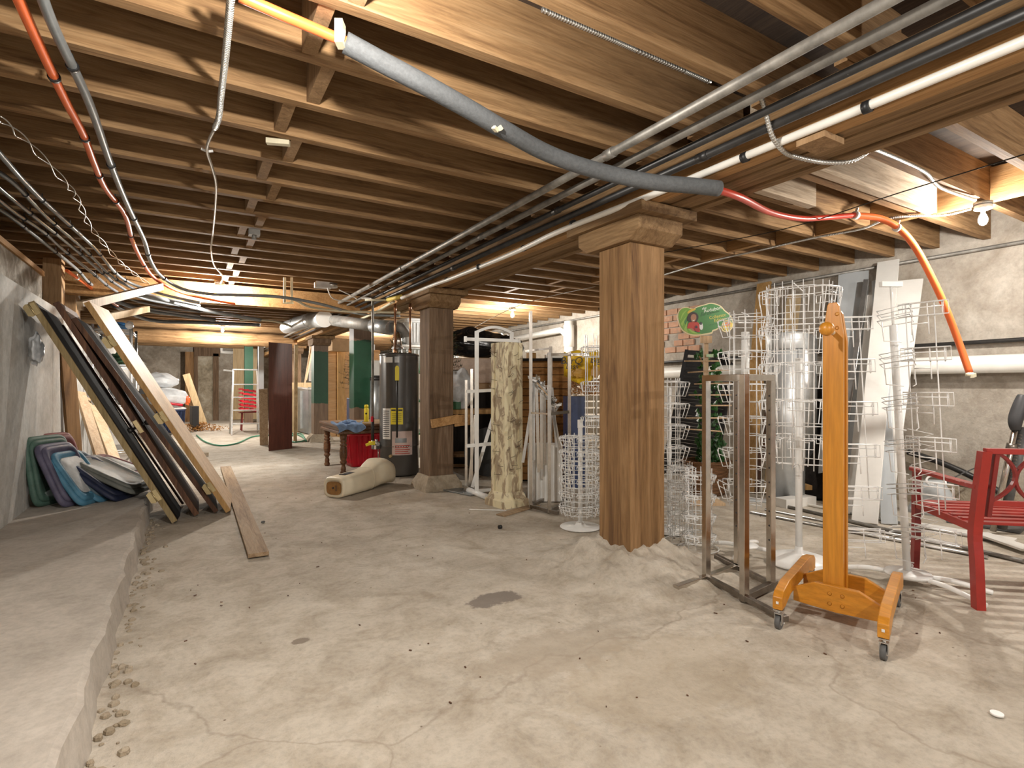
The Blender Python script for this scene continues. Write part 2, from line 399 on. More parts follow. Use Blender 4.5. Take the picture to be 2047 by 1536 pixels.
def peeling():
    m, nt, bs = newmat('peeling_cream_paint'); co = coords(nt, (3.2, 3.2, 1.3)); n = noise(nt, co, 3.2, 7, .62, .8)
    c = ramp(nt, n, [(.40, (.74, .66, .44)), (.50, (.70, .62, .42)), (.535, (.40, .31, .20)), (.62, (.33, .25, .16)), (.66, (.68, .60, .42))])
    L(nt, c, bs.inputs['Base Color']); bs.inputs['Roughness'].default_value = .7; bump(nt, bs, n, .4, .02); return m
M['cream'] = peeling()
def brickmat():
    m, nt, bs = newmat('old_brick'); co = coords(nt, typ='World'); n = noise(nt, co, 9, 6, .7)
    oi = N(nt, 'ShaderNodeObjectInfo')
    L(nt, ramp(nt, n, [(.3, (.40, .28, .20)), (.55, (.55, .30, .19)), (.75, (.62, .42, .30))]), bs.inputs['Base Color'])
    bs.inputs['Roughness'].default_value = .9; bump(nt, bs, n, .6, .02); return m
M['brick'] = brickmat()
def wicker():
    m, nt, bs = newmat('wicker'); co = coords(nt, (1, 1, 1))
    wv = N(nt, 'ShaderNodeTexWave', wave_type='BANDS', bands_direction='Z'); wv.inputs['Scale'].default_value = 22; wv.inputs['Distortion'].default_value = 1.5
    L(nt, co, wv.inputs['Vector'])
    L(nt, ramp(nt, wv.outputs[1], [(.2, (.12, .05, .02)), (.5, (.32, .15, .06)), (.8, (.45, .24, .11))]), bs.inputs['Base Color'])
    bs.inputs['Roughness'].default_value = .55; bump(nt, bs, wv.outputs[1], .8, .02); return m
M['wicker'] = wicker()

# ------------------------------------------------------------------ posts: one row under the main beam
POSTS = [(2.58, 2.73), (2.58, 6.05), (2.58, 9.35), (2.58, 12.65), (2.58, 15.95), (2.58, 19.25)]
# ------------------------------------------------------------------ setting
from mathutils import noise as mnoise
def floor_z(x, y):
    z = .004*math.sin(x*2.1+y*1.3)*math.cos(y*.9-x*.7)
    cx, cy = POSTS[0]; dx = max(abs(x-cx)-.16, 0); dy = max(abs(y-cy)-.16, 0); d = math.hypot(dx, dy)
    if d < .5:
        t = 1-d/.5
        z += .175*(t**1.4)*(1+.35*mnoise.noise(Vector((x*5, y*5, 2))))+.05*t*mnoise.noise(Vector((x*16, y*16, 7)))+.02*t*mnoise.noise(Vector((x*45, y*45, 1)))
    return z
mb = MB(); vs = []; fs = []
xs = [-.3+i*.06 for i in range(115)]+[RW]
ys = [NEAR+.12*i for i in range(int((1.6-NEAR)/.12)+1)]
ys += [1.64+.04*i for i in range(64)]; ys += [4.3+.15*i for i in range(int((FW-4.3)/.15)+1)]+[FW]
xs = sorted(set([round(q, 3) for q in xs if q <= RW])); 
fine = sorted(set(xs+[round(1.7+.03*i, 3) for i in range(60)]))
xs = fine; nx = len(xs)
for y in ys:
    for x in xs: vs.append((x, y, floor_z(x, y)))
for j in range(len(ys)-1):
    for i in range(nx-1): fs.append((j*nx+i, j*nx+i+1, (j+1)*nx+i+1, (j+1)*nx+i))
mb.add(vs, fs, True); struct(mb.build('floor', M['floor']))
mb = MB(); mb.bx(-2.6, RW+.3, NEAR, FW+.3, -.25, -.03); struct(mb.build('floor_base', M['dirt']))
# ledge with a slightly ragged edge
mb = MB(); rings = []
y = NEAR
while y < 10.3:
    e = -.30+.010*math.sin(y*9)+.006*math.sin(y*31)
    rings.append([Vector((LW, y, 0)), Vector((LW, y, .17)), Vector((e-.02, y, .17)), Vector((e, y, .155)), Vector((e+.022, y, -.01))]); y += .12
mb.loft(rings, True, False); struct(mb.build('concrete_ledge', M['ledge']))
# rubble along the foot of the ledge
random.seed(3)
mb = MB()
for i in range(190):
    y = random.uniform(.9, 6.0); x = -.27+abs(random.gauss(0, .05)); r = random.uniform(.006, .024)
    a = [Vector((random.uniform(.6, 1)*r*math.cos(t), random.uniform(.6, 1)*r*math.sin(t), 0)) for t in [k*PI/3 for k in range(6)]]
    mb.loft([[Vector((x, y, .0))+q for q in a], [Vector((x, y, r*.5))+q*.9 for q in a], [Vector((x, y, r*.75))+q*.4 for q in a]], True, False)
tag(mb.build('concrete_crumbs', M['dirt']), 'crumbled concrete bits along the foot of the left ledge', 'rubble', kind='stuff')
# left wall: smooth formed concrete, rough old concrete above it near the camera
mb = MB(); y = NEAR
while y < FW:
    y1 = min(y+1.18, FW); mb.bx(LW-.25, LW, y+.004, y1-.004, 0, 2.03); y = y1
mb.bx(LW-.25, LW-.006, NEAR, FW, 0, 2.025)
struct(mb.build('wall_left', M['wall']))
yb = P(92, 560, X=LW).y
mb = MB(); mb.bx(LW-.3, LW-.03, NEAR, yb, 2.03, 2.27); struct(mb.build('wall_left_upper', concrete('mottled_concrete', (.12, .10, .075), (.34, .30, .25), (.62, .59, .53), 5, 1.0, fine=18)))
mb = MB(); mb.bx(LW-.3, LW-.01, NEAR, yb, 2.27, 2.315); struct(mb.build('trim_1', M['beam_light']))
mb = MB(); mb.bx(-2.7, -2.5, NEAR, FW, 0, 2.95); struct(mb.build('wall_left_outer', M['rough']))
mb = MB(); mb.bx(RW, RW+.3, NEAR, FW, 0, 2.92); struct(mb.build('wall_right', M['rough_r']))
mb = MB(); mb.bx(-2.7, RW+.3, FW, FW+.3, 0, 2.92); struct(mb.build('wall_back', M['rough']))
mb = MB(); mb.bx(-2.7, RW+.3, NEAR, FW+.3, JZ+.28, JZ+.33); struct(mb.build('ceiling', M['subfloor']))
# footing strip low on the right wall
mb = MB(); mb.bx(RW-.10, RW+.02, NEAR, FW, 0, .22); struct(mb.build('trim_2', M['dirt']))

# joists: each a timber of its own, lapped over the main beam
random.seed(11)
jy = [1.24+.41*k for k in range(-2, 52)]
jy = [y for y in jy if .3 < y < FW-.1]
for k in range(1, 10):
    y = jy[0]-.41*k
    for x0, x1, o_ in ((-2.5, 2.80, 0), (2.46, RW-.02, .06)):
        mb = MB(); mb.bx(x0, x1, y+o_-.028, y+o_+.028, JZ, JZ+.28)
        tag(mb.build('ceiling_joist', M['joist']), 'rough brown ceiling joist behind the camera', 'joist', 'ceiling joists behind the camera')
for k, y in enumerate(jy):
    t = .057
    mb = MB(); mb.bx(-2.5, 2.80, y-t/2, y+t/2, JZ+random.uniform(-.004, .004), JZ+.28)
    tag(mb.build('ceiling_joist', M['joist']), 'rough brown ceiling joist left of the main beam, %s from the camera' % ordinal(k), 'joist', 'ceiling joists left of the main beam')
    mb = MB(); yy = y+t+.003
    if y > 1.0:
        mb.bx(2.46, RW-.02, yy-t/2, yy+t/2, JZ+random.uniform(-.004, .004), JZ+.28)
        m = M['joist']
        tag(mb.build('ceiling_joist', m), 'rough brown ceiling joist right of the main beam, %s from the camera' % ordinal(k), 'joist', 'ceiling joists right of the main beam')
# pale weathered timbers sistered to the near joists right of the beam
for (k, x1, lab) in ((4, 5.12, 'short pale weathered timber doubled onto a joist, ending near the right lamp'), (5, 4.15, 'short pale weathered timber doubled onto the joist behind the red hose')):
    y = jy[k]-.06; mb = MB(); mb.bx(2.86, x1, y-.035, y+.028, JZ-.03, JZ+.25)
    tag(mb.build('sister_timber', M['weathered']), lab, 'timber')
# blocking between the joists
n = 0
for k in range(len(jy)-1):
    if jy[k] > 9.0: break
    x = .50+(.035 if k % 2 else -.035)+(.02*math.sin(k*3))
    mb = MB(); mb.bx(x-.03, x+.03, jy[k]+.03, jy[k+1]-.03, JZ+.005, JZ+.26)
    tag(mb.build('blocking', M['block']), 'short wooden block between joists left of the beam, %s from the camera' % ordinal(k), 'block', 'blocking in line between the left joists')
for k in range(2, 16):
    x = 5.3-(.10*(k-3) if k > 3 else 0)*(1 if k % 2 else .6)
    mb = MB(); mb.bx(x-.03, x+.03, jy[k]+.09, jy[k+1]+.03, JZ+.003, JZ+.26)
    tag(mb.build('blocking', M['beam_light']), 'short wooden block between joists right of the beam, %s from the camera' % ordinal(k), 'block', 'blocking in line between the right joists')

# main beam: laminated planks
t = thing('main_beam', 'long laminated timber beam running down the room over the row of posts', 'beam', (2.64, 9.0, 2.34))
for i, (x0, x1, z) in enumerate([(2.43, 2.505, 2.34), (2.512, 2.60, 2.350), (2.606, 2.70, 2.343), (2.706, 2.78, 2.352), (2.786, 2.85, 2.34)]):
    mb = MB(); mb.bx(x0+(0 if i else .0), x1, -1.0, FW, z, JZ if i else 2.455); mb.build('beam_plank', M['beam_light'] if i == 0 else M['beam'], t)
mb = MB(); a = P(1640, 288, z=2.32); mb.box((2.50, a.y, 2.325), (.16, .13, .028)); tag(mb.build('wood_shim', M['block']), 'small dark wood block nailed under the main beam beside the white pipe', 'block')
# cross beams
mb = MB(); mb.bx(-2.5, 2.43, 8.42, 8.62, 2.35, 2.615); tag(mb.build('cross_beam', M['beam_light']), 'light timber cross beam behind the first hanging bulb', 'beam')
mb = MB(); rings = []
for i in range(40):
    x = -2.5+i*4.93/39; r = .17+.008*math.sin(i*1.7)
    rings.append([Vector((x, 14.75+r*math.cos(q), 2.37+r*.95*math.sin(q))) for q in [k*PI/8 for k in range(16)]])
mb.loft(rings); tag(mb.build('log_beam', M['joist']), 'rounded log cross beam behind the second lit bulb', 'beam')
# posts
def post(x, y, m, mb_, lab, cap=True, big=False, s=.305, top=2.13):
    t = thing('timber_post', lab, 'post', (x, y, 0), 'square timber posts under the main beam')
    b = MB(); h = s/2; b.bx(x-h, x+h, y-h, y+h, 0, top if cap else 2.34); b.build('shaft', m, t, bevel=.006)
    if cap:
        c = MB(); cw = .21
        # lower corbel with chamfered ends, upper plank
        yy0, yy1 = y-.27, y+.33
        poly = [(yy0+.09, top), (yy0, top+.06), (yy0, top+.145), (yy1, top+.145), (yy1, top+.06), (yy1-.09, top)]
        mt = Matrix(((0, 0, 1, x), (1, 0, 0, 0), (0, 1, 0, 0), (0, 0, 0, 1)))
        c.prism(poly, cw*1.85, mt); c.build('corbel', mb_, t, bevel=.005)
        c = MB(); c.bx(x-cw-.02, x+cw+.05, y-.33, y+.42, top+.145, 2.338); c.build('cap_plank', M['beam'], t, bevel=.004)
    return t
post(2.58, 2.73, M['post'], M['beam'], 'thick brown timber post standing in a dirt mound, nearest the camera')
p2 = post(2.58, 6.05, M['post_grey'], M['beam'], 'grey-brown timber post on a flared concrete foot beside the water heater')
p3 = post(2.58, 9.35, M['green_post'], M['post_grey'], 'timber post painted green, between the turned-leg table and the water heater', cap=False)
p4 = post(2.58, 12.65, M['green_post'], M['post_grey'], 'dark green painted timber post beside the grey sheet metal box', cap=True)
p5 = post(2.58, 15.95, M['post_grey'], M['post_grey'], 'bare brown timber post just right of the tall brown cabinet', cap=True)
p6 = post(2.58, 19.25, M['post_grey'], M['post_grey'], 'farthest bare timber post under the main beam', cap=False)
for p, s in ((p2, .24), (p4, .25), (p3, .22)):
    x, y = p.location.x, p.location.y
    b = MB(); r0 = [Vector((x+i*s, y+j*s, 0)) for i, j in ((-1, -1), (1, -1), (1, 1), (-1, 1))]
    r1 = [Vector((x+i*s*.94, y+j*s*.94, .07)) for i, j in ((-1, -1), (1, -1), (1, 1), (-1, 1))]
    r2 = [Vector((x+i*.17, y+j*.17, .17)) for i, j in ((-1, -1), (1, -1), (1, 1), (-1, 1))]
    b.loft([r0, r1, r2], True, False); b.build('concrete_foot', M['dirt'], p)
# orange board nailed on second post
b = MB(); b.bar((2.74, 5.90, .80), (2.98, 5.87, .82), .04, .13); b.bar((2.44, 5.87, .78), (2.78, 5.87, .83), .04, .10)
tag(b.build('nailed_board', M['beam_light']), 'short orange-brown board nailed across the post beside the water heater', 'board')
# wooden studs standing on the left wall
for i, (px, w_, lab) in enumerate(((108, .10, 'left'), (140, .17, 'right'))):
    c = P(px, 580, X=LW-.10); b = MB(); b.bx(LW-.18, LW-.02, c.y-w_, c.y+w_, 2.03, JZ)
    tag(b.build('stud', M['block']), 'stubby wooden stud on top of the left wall, the %s of two' % ('nearer' if i == 0 else 'farther'), 'stud')

# far door frame and boarded stone opening
for px0, px1 in ((370, 387),):
    a = P(px0, 700, Y=22.3); b_ = P(px1, 700, Y=22.3); b = MB(); b.bx(a.x, b_.x, 22.1, 22.4, 0, 2.45)
    tag(b.build('timber_post', M['post']), 'brown timber post beside the far stone doorway', 'post')
a = P(388, 700, Y=22.5).x; c = P(437, 700, Y=22.5).x; z1 = P(400, 712, Y=22.5).z
b = MB(); b.bx(a, a+.12, 22.48, 22.6, 0, z1); b.bx(c-.18, c, 22.42, 22.6, 0, z1+.1); b.bx(a, c+.05, 22.42, 22.6, z1, z1+.6)
o = b.build('door_1', M['post_grey']); struct(o)
b = MB(); b.bx(a+.1, c-.18, 22.55, 22.61, 0, z1); struct(b.build('wall_back_panel', concrete('far_stone', (.16, .13, .09), (.34, .29, .21), (.50, .45, .36), 2.5, 1, fine=9)))
# brick patch on the right wall
random.seed(5)
k = 0; t = MB()
ya = P(1402, 650, X=RW).y; yb_ = P(1316, 650, X=RW).y; z0 = P(1350, 705, X=RW).z; z1 = P(1350, 622, X=RW).z
z = z0
while z < z1-.05:
    y = ya+(.12 if k % 2 else 0)+.03*random.random()
    while y < yb_+.3:
        ln = random.uniform(.19, .24)
        if random.random() < .8: t.bx(RW-.022, RW+.01, y, y+ln-.02, z, z+.085)
        y += ln
    z += .10; k += 1
o = t.build('trim_3', M['brick'], bevel=.004); struct(o)
# right-wall services
def pipe(name, pts, r, m, lab, cat='pipe', n=10, sm=True, k=5, group=None):
    b = MB(); b.tube(smooth(pts, k) if sm else pts, r, n); return tag(b.build(name, m), lab, cat, group)
pipe('wall_conduit', [(RW-.05, 1.0, 2.53), (RW-.05, 22, 2.53)], .018, M['pipe_grey'], 'thin grey conduit running along the top of the right wall', sm=False)
zz = P(1900, 731, X=RW-.14).z
dr = thing('drain_pipe', 'long white plastic drain pipe along the right concrete wall behind the boards', 'pipe', (RW-.14, 4, zz))
b = MB(); b.tube([(RW-.14, .5, zz), (RW-.14, 9, zz+.02)], .085, 18); b.build('pipe_run', M['pvc'], dr)
for y in (3.3, 6.2):
    b = MB(); b.tube([(RW-.14, y, zz), (RW-.14, y+.12, zz)], .097, 18); b.build('coupling', M['pvc'], dr)
pipe('black_cable', [(RW-.07, .5, zz+.23), (RW-.06, 2.2, zz+.22), (RW-.06, 4, zz+.21), (RW-.06, 8, zz+.16)], .02, M['pipe_black'], 'black cable strung along the right wall above the white drain pipe')
yv = P(1137, 660, X=RW-.15).y
t = thing('drain_stack', 'white plastic vertical drain with a side branch on the far right wall', 'pipe', (RW-.15, yv, 1.2))
b = MB(); b.tube([(RW-.15, yv, .9), (RW-.15, yv, 2.5)], .09, 16); b.build('stack_pipe', M['pvc'], t)
b = MB(); b.tube([(RW-.15, yv, 2.2), (RW-.15, yv+.25, 2.35), (RW-.15, yv+3.5, 2.27)], .065, 16); b.build('branch_pipe', M['pvc'], t)
b = MB(); b.tube([(RW-.15, yv, 2.0), (RW-.15, yv, 2.42)], .105, 16); b.build('tee', M['pvc'], t)
# far-wall plumbing
a = P(443, 690, Y=22.4); b_ = P(443, 704, Y=22.4); c = P(466, 705, Y=22.4)
pipe('elbow_pipe', [a+Vector((0, 0, .3)), a, b_, c], .07, M['pvc'], 'white plastic elbow pipe on the far wall above the plywood', sm=False)
# long pipes slung under the joists beside the beam
def long_pipe(name, X, z, r, m, lab, y0=-.5, y1=20.0, band=()):
    t = thing(name, lab, 'pipe', (X, 9, z))
    b = MB(); b.tube([(X, y0, z), (X, y1, z)], r, 12); b.build('pipe_run', m, t)
    for y in band:
        b = MB(); b.tube([(X, y, z), (X, y+.07, z)], r*1.22, 12); b.build('coupling', m, t)
    return t
long_pipe('overhead_pipe', 2.00, 2.485, .024, M['pipe_grey'], 'dusty grey overhead pipe, farthest left of the bundle beside the main beam', y1=9.0, band=(2.25, 5.6))
long_pipe('overhead_pipe', 2.13, 2.468, .022, M['pipe_grey2'], 'grey-brown overhead pipe, second from left in the bundle by the main beam', band=(4.0, 9))
long_pipe('overhead_pipe', 2.25, 2.45, .019, M['pipe_black'], 'thin black overhead pipe, third from left beside the main beam', band=(3.1, 7))
long_pipe('overhead_pipe', 2.335, 2.415, .021, M['pipe_black'], 'black overhead pipe nearest the main beam', band=(1.9, 5))
t = thing('white_overhead_pipe', 'bright white plastic pipe clipped to the lower edge of the main beam', 'pipe', (2.4, 3, 2.35))
b = MB(); pts = [(2.405, -.6, 2.362), (2.405, 1.2, 2.358), (2.405, 1.9, 2.36), (2.39, 2.35, 2.35), (2.34, 2.75, 2.335), (2.35, 3.3, 2.345), (2.405, 4.0, 2.35), (2.405, 5.2, 2.35), (2.36, 5.7, 2.34), (2.34, 6.6, 2.33)]
b.tube(smooth(pts, 6), .0195, 12); b.build('pipe_run', M['pvc'], t)
for y in (1.15, 1.72, 3.05, 3.8, 4.6, 5.35):
    x = 2.405 if y < 2 or y > 3.5 else 2.345; b = MB(); b.tube([(x, y, 2.355), (x, y+.03, 2.355)], .026, 10); b.build('clip', M['black'], t)
# wood beams across: hangers of pipe
b = MB()
a = P(720, 575, z=2.46); pipe('branch_pipe', [(1.90, 9.0, 2.46), (2.06, 8.75, 2.46), (2.05, 8.6, 2.48)], .022, M['pipe_grey'], 'short jog of grey pipe above the metal duct end')
# ------------------------------------------------------------------ lamps
def lamp(x, y, z, lab, top):
    t = thing('bare_bulb_lamp', lab, 'lamp', (x, y, top))
    b = MB(); b.lathe([(.052, top-.02), (.056, top-.05), (.05, top-.055), (.02, top-.056)], 20, (x, y, 0)); b.build('lamp_holder', M['porcelain'], t)
    b = MB(); b.tube([(x, y, top-.02), (x, y, top)], .06, 16); b.build('junction_box', M['duct_dull'], t)
    b = MB(); b.lathe([(.013, top-.056), (.013, top-.085), (.022, top-.10), (.030, top-.125), (.030, top-.145), (.020, top-.165), (.006, top-.173)], 16, (x, y, 0))
    o = b.build('bulb', M['bulb'], t); return t
lamp(5.17, 1.69, 2.44, 'lit bare bulb in a porcelain holder under the right joists, nearest the camera', 2.60)
lamp(.39, 8.22, 2.44, 'lit bare bulb hanging in front of the light cross beam', 2.605)
lamp(.72, 13.9, 2.3, 'lit bare bulb glowing in front of the log beam', 2.618)
lamp(4.9, 8.14, 2.44, 'lit bare bulb above the white arched garment rack', 2.60)
lamp(.35, 1.45, 2.44, 'lit bare bulb under the joists just above the top edge of the view', 2.605)
lamp(1.5, -1.3, 2.36, 'unseen bare bulb added behind the camera as fill light', 2.53)  # bulb body for an added fill light, no known lamp here
# ------------------------------------------------------------------ hoses and cables overhead
def hose(name, pix, z, r, m, lab, cat='hose', n=10, zs=None, k=6, group=None):
    pts = []
    for i, (px, py) in enumerate(pix): pts.append(P(px, py, z=(zs[i] if zs else z)))
    return pipe(name, pts, r, m, lab, cat, n, True, k, group)
def hose_clips(o_name, pix, zs, idx, r, m):
    pass
def clipped_hose(name, pix, z, r, m, lab, clips, cm=None, zs=None, cat='hose', group=None):
    pts = [P(px, py, z=(zs[i] if zs else z)) for i, (px, py) in enumerate(pix)]
    sp = smooth(pts, 6); t = thing(name, lab, cat, tuple(sp[0]), group)
    b = MB(); b.tube(sp, r, 10); b.build('hose_run', m, t)
    for f in clips:
        i = int(f*(len(sp)-2)); a = sp[i]; dr_ = (sp[i+1]-a).normalized()
        b = MB(); b.tube([a-dr_*.012, a+dr_*.012], r*1.28, 10); b.bar(a+Vector((0, 0, r)), a+Vector((0, 0, r+.03)), .02, .006, (1, 0, 0)); b.build('clip', cm or M['black'], t)
    return t
clipped_hose('orange_hose', [(25, -30), (60, 50), (128, 195), (165, 265), (188, 325), (210, 375), (250, 430), (268, 490), (298, 545), (330, 570), (380, 590), (470, 608)], 2.56, .019, M['orange'],
             'orange-red hose running diagonally under the joists at upper left', (.16, .30, .42, .52, .62, .72), zs=[2.57]*8+[2.5, 2.42, 2.38, 2.33])
clipped_hose('conduit_hose', [(72, -40), (110, 60), (178, 205), (222, 330), (255, 410), (288, 480), (300, 520), (322, 552), (365, 578), (420, 588), (470, 590), (560, 594), (640, 608), (720, 628), (800, 632)], 2.56, .019, M['hose_grey'],
             'pale grey hose running beside the orange hose at upper left', (.12, .22, .32, .42, .52), zs=[2.57]*6+[2.5, 2.45, 2.38, 2.34, 2.32, 2.32, 2.32, 2.32, 2.32])
# bundle of five at the left edge
bund = [[(-20, 285), (62, 378), (128, 440), (193, 500), (230, 545), (265, 568), (330, 590), (400, 605)],
        [(-20, 335), (30, 368), (95, 435), (170, 500), (215, 545), (245, 566), (300, 590), (400, 612)],
        [(-20, 360), (40, 410), (100, 458), (152, 500), (205, 546), (235, 570), (290, 598), (400, 618)],
        [(-20, 385), (30, 425), (85, 462), (125, 498), (190, 550), (225, 578), (280, 604), (400, 624)],
        [(-20, 410), (20, 432), (100, 495), (155, 540), (178, 565), (215, 590), (270, 612), (400, 632)]]
bw = ['topmost', 'second from the top', 'middle', 'second from the bottom', 'lowest']
for i, pix in enumerate(bund):
    zb = 2.56-.0*i
    clipped_hose('clear_grey_hose', pix, zb, .0165, M['hose_grey'] if i in (0, 4) else M['hose_dark'], '%s of the five grey hoses bundled at the upper left edge' % bw[i], (.2, .34, .48, .60, .70),
                 zs=[zb, zb, zb, zb, 2.48, 2.42, 2.34, 2.27], group='grey hoses bundled under the left joists')
clipped_hose('short_orange_hose', [(133, 541), (160, 560), (200, 590), (235, 612)], 2.45, .018, M['orange'], 'short orange hose beside the leaning doors near the left wall', (.35, .7), cm=M['paper'], zs=[2.50, 2.45, 2.40, 2.35])
# crumpled dark hoses farther off
for i, (pts, m) in enumerate([([(215, 595), (280, 618), (360, 630), (430, 640)], 'hose_dark'), ([(260, 585), (330, 600), (420, 622), (520, 640)], 'hose_grey'), ([(225, 610), (300, 640), (400, 645), (520, 650)], 'hose_dark')]):
    hose('slack_hose', pts, 2.35, .03, M[m], 'slack grey hose hanging behind the pale board, %s of three' % ('upper', 'middle', 'lower')[i], zs=[2.36, 2.30, 2.28, 2.26])
# twisted white wires
wp = [(0, 238), (60, 290), (130, 365), (155, 400), (175, 445), (205, 485), (240, 525), (265, 545), (300, 570)]
b = MB()
for s in (-1, 1):
    pts = smooth([P(x, y, z=2.54) for x, y in wp], 14)
    q = []
    for i, p in enumerate(pts): q.append(p+Vector((s*.018*math.sin(i*.42), 0, s*.014*math.cos(i*.42))))
    b.tube(q, .0035, 5)
tag(b.build('twisted_wire', M['bx']), 'pair of thin twisted white wires hanging between the hoses on the left', 'wire')
# armoured cable down to first lamp
pts = [(463, -20), (452, 100), (442, 190), (436, 240), (418, 280), (414, 303), (424, 335), (432, 370), (430, 420), (425, 470), (422, 500), (428, 530), (445, 552), (441, 566)]
t = thing('armoured_cable', 'ribbed metal cable snaking down the joists to the first hanging bulb', 'cable', tuple(P(463, 0, z=2.58)))
sp = smooth([P(x, y, z=2.575 if y < 500 else 2.52) for x, y in pts], 8)
b = MB(); b.tube(sp[:28], .0125, 8); b.build('cable_run', M['bx'], t)
b = MB(); b.tube(sp[27:], .0085, 8); b.build('cable_run', M['bx'], t)
b = MB()
acc = 0
for i in range(27):
    a, c = sp[i], sp[i+1]; n_ = max(1, int((c-a).length/.012))
    for j in range(n_):
        p = a.lerp(c, j/n_); d_ = (c-a).normalized(); b.tube([p-d_*.0028, p+d_*.0028], .0148, 8)
b.build('cable_ribs', M['bx'], t)
b = MB(); a = P(414, 303, z=2.58); b.tube([a+Vector((-.03, 0, .01)), a, a+Vector((.03, 0, .01))], .008, 6); b.build('staple', M['white'], t)
def ribbed(name, pts, r, lab, k=8):
    sp = smooth(pts, k); t = thing(name, lab, 'cable', tuple(sp[0])); b = MB(); b.tube(sp, r, 8); b.build('cable_run', M['bx'], t); b = MB()
    for i in range(len(sp)-1):
        a, c = sp[i], sp[i+1]; n_ = max(1, int((c-a).length/.011)); d_ = (c-a).normalized()
        for j in range(n_):
            p = a.lerp(c, j/n_); b.tube([p-d_*.0026, p+d_*.0026], r*1.22, 7)
    b.build('cable_ribs', M['bx'], t); return t
yj = jy[3]
ribbed('ribbed_cable', [Vector((p.x, p.y, min(p.z, 2.89))) for p in (P(a_, b_, Y=2.012) for a_, b_ in ((1085, -4), (1160, 50), (1235, 68), (1290, 78), (1330, 103), (1370, 130), (1420, 150)))], .011, 'ribbed silver cable looping across the joist at top centre')
ribbed('ribbed_cable', [P(1522, 196, z=2.50), P(1532, 230, z=2.44), P(1545, 275, z=2.36), P(1570, 305, z=2.33), P(1600, 316, z=2.325), P(1650, 325, z=2.325), P(1700, 322, z=2.34), P(1745, 297, z=2.42)], .010, 'ribbed silver cable looping under the main beam by the dark block')
ribbed('ribbed_cable', [P(1745, 297, z=2.56), P(1800, 320, z=2.60), P(1850, 345, z=2.60), P(1880, 375, z=2.60), P(1950, 400, z=2.59)], .010, 'silver cable running along the pale timber to the right lamp')
ribbed('ribbed_cable', [P(1940, 418, z=2.58), P(1890, 430, z=2.58), P(1830, 432, z=2.58), P(1775, 437, z=2.58), P(1720, 458, z=2.59), P(1625, 476, z=2.6), P(1520, 500, z=2.6), P(1410, 525, z=2.6), P(1310, 555, z=2.6)], .009, 'long thin metal cable running from the right lamp back under the joists')
# thin black wire diagonal
pipe('thin_wire', [P(2060, 305, z=2.45), P(1800, 385, z=2.46), P(1560, 460, z=2.5), P(1310, 508, z=2.5)], .004, M['pipe_black'], 'thin black wire stretched diagonally in front of the right joists', 'wire', 5)
pipe('clothes_wire', [P(930, 665, z=2.2), P(1040, 610, z=2.35), P(1190, 573, z=2.615)], .004, M['bx'], 'thin wire slanting under the joists behind the near post', 'wire', 5)
# insulated hose
t = thing('insulated_hose', 'thick grey foam-wrapped hose sagging across the ceiling with orange and red ends', 'hose', tuple(P(690, 85, z=2.56)))
fo = [P(690, 85, z=2.56), P(770, 128, z=2.52), P(850, 170, z=2.48), P(940, 220, z=2.44), P(1000, 255, z=2.41), P(1080, 300, z=2.38), P(1150, 328, z=2.35), P(1230, 350, z=2.32), P(1310, 365, z=2.28), P(1380, 371, z=2.272), P(1437, 377, z=2.272)]
sp = smooth(fo, 6); b = MB(); b.tube(sp, .041, 18); b.build('foam_sleeve', M['foam'], t)
b = MB(); b.tube(smooth([P(478, -8, z=2.58), P(560, 28, z=2.57), P(640, 62, z=2.57), P(700, 88, z=2.56)], 5), .021, 12); b.build('orange_end', M['orange'], t)
rd = [P(1425, 377, z=2.272), P(1480, 395, z=2.29), P(1540, 425, z=2.40), P(1600, 437, z=2.46), P(1650, 435, z=2.52), P(1710, 430, z=2.56)]
og = [P(1705, 431, z=2.56), P(1755, 436, d=4.3), P(1795, 455, d=4.3), P(1830, 495, d=4.35), P(1865, 560, d=4.4), P(1890, 615, d=4.45), P(1915, 680, d=4.5), P(1938, 745, d=4.5)]
b = MB(); b.tube(smooth(rd, 6), .021, 12); b.build('red_run', M['red_hose'], t)
so = smooth(og, 6); b = MB(); b.tube(so, .026, 12); b.build('orange_drop', M['orange'], t)
b = MB(); a = so[-1]; b.tube([a, a-Vector((0, 0, .03))], .028, 10); b.bar(a-Vector((.02, .02, .03)), a+Vector((.05, -.02, -.02)), .02, .03); b.build('end_valve', M['pvc_cream'], t)
for a in (P(1710, 430, z=2.56), P(1793, 455, d=4.3)):
    b = MB(); b.tube([a-Vector((.015, 0, 0)), a+Vector((.015, 0, -.003))], .031, 12); b.bar(a, a+Vector((.03, 0, .06)), .02, .008); b.build('clamp', M['white'], t)
a = P(680, 68, z=2.57); b = MB(); b.box(a+Vector((0, 0, .0)), (.03, .05, .09), (0, 0, -.5)); b.tube([a+Vector((-.014, 0, -.005)), a+Vector((.014, 0, -.008))], .027, 12); b.build('clamp', M['pvc_cream'], t)
b = MB(); a = P(990, 258, z=2.38); b.box(a, (.03, .02, .015), (.3, .2, .5)); b.box(a+Vector((.02, -.01, .005)), (.02, .02, .012), (.1, .7, .2)); b.build('tape_tab', M['pvc_cream'], t)
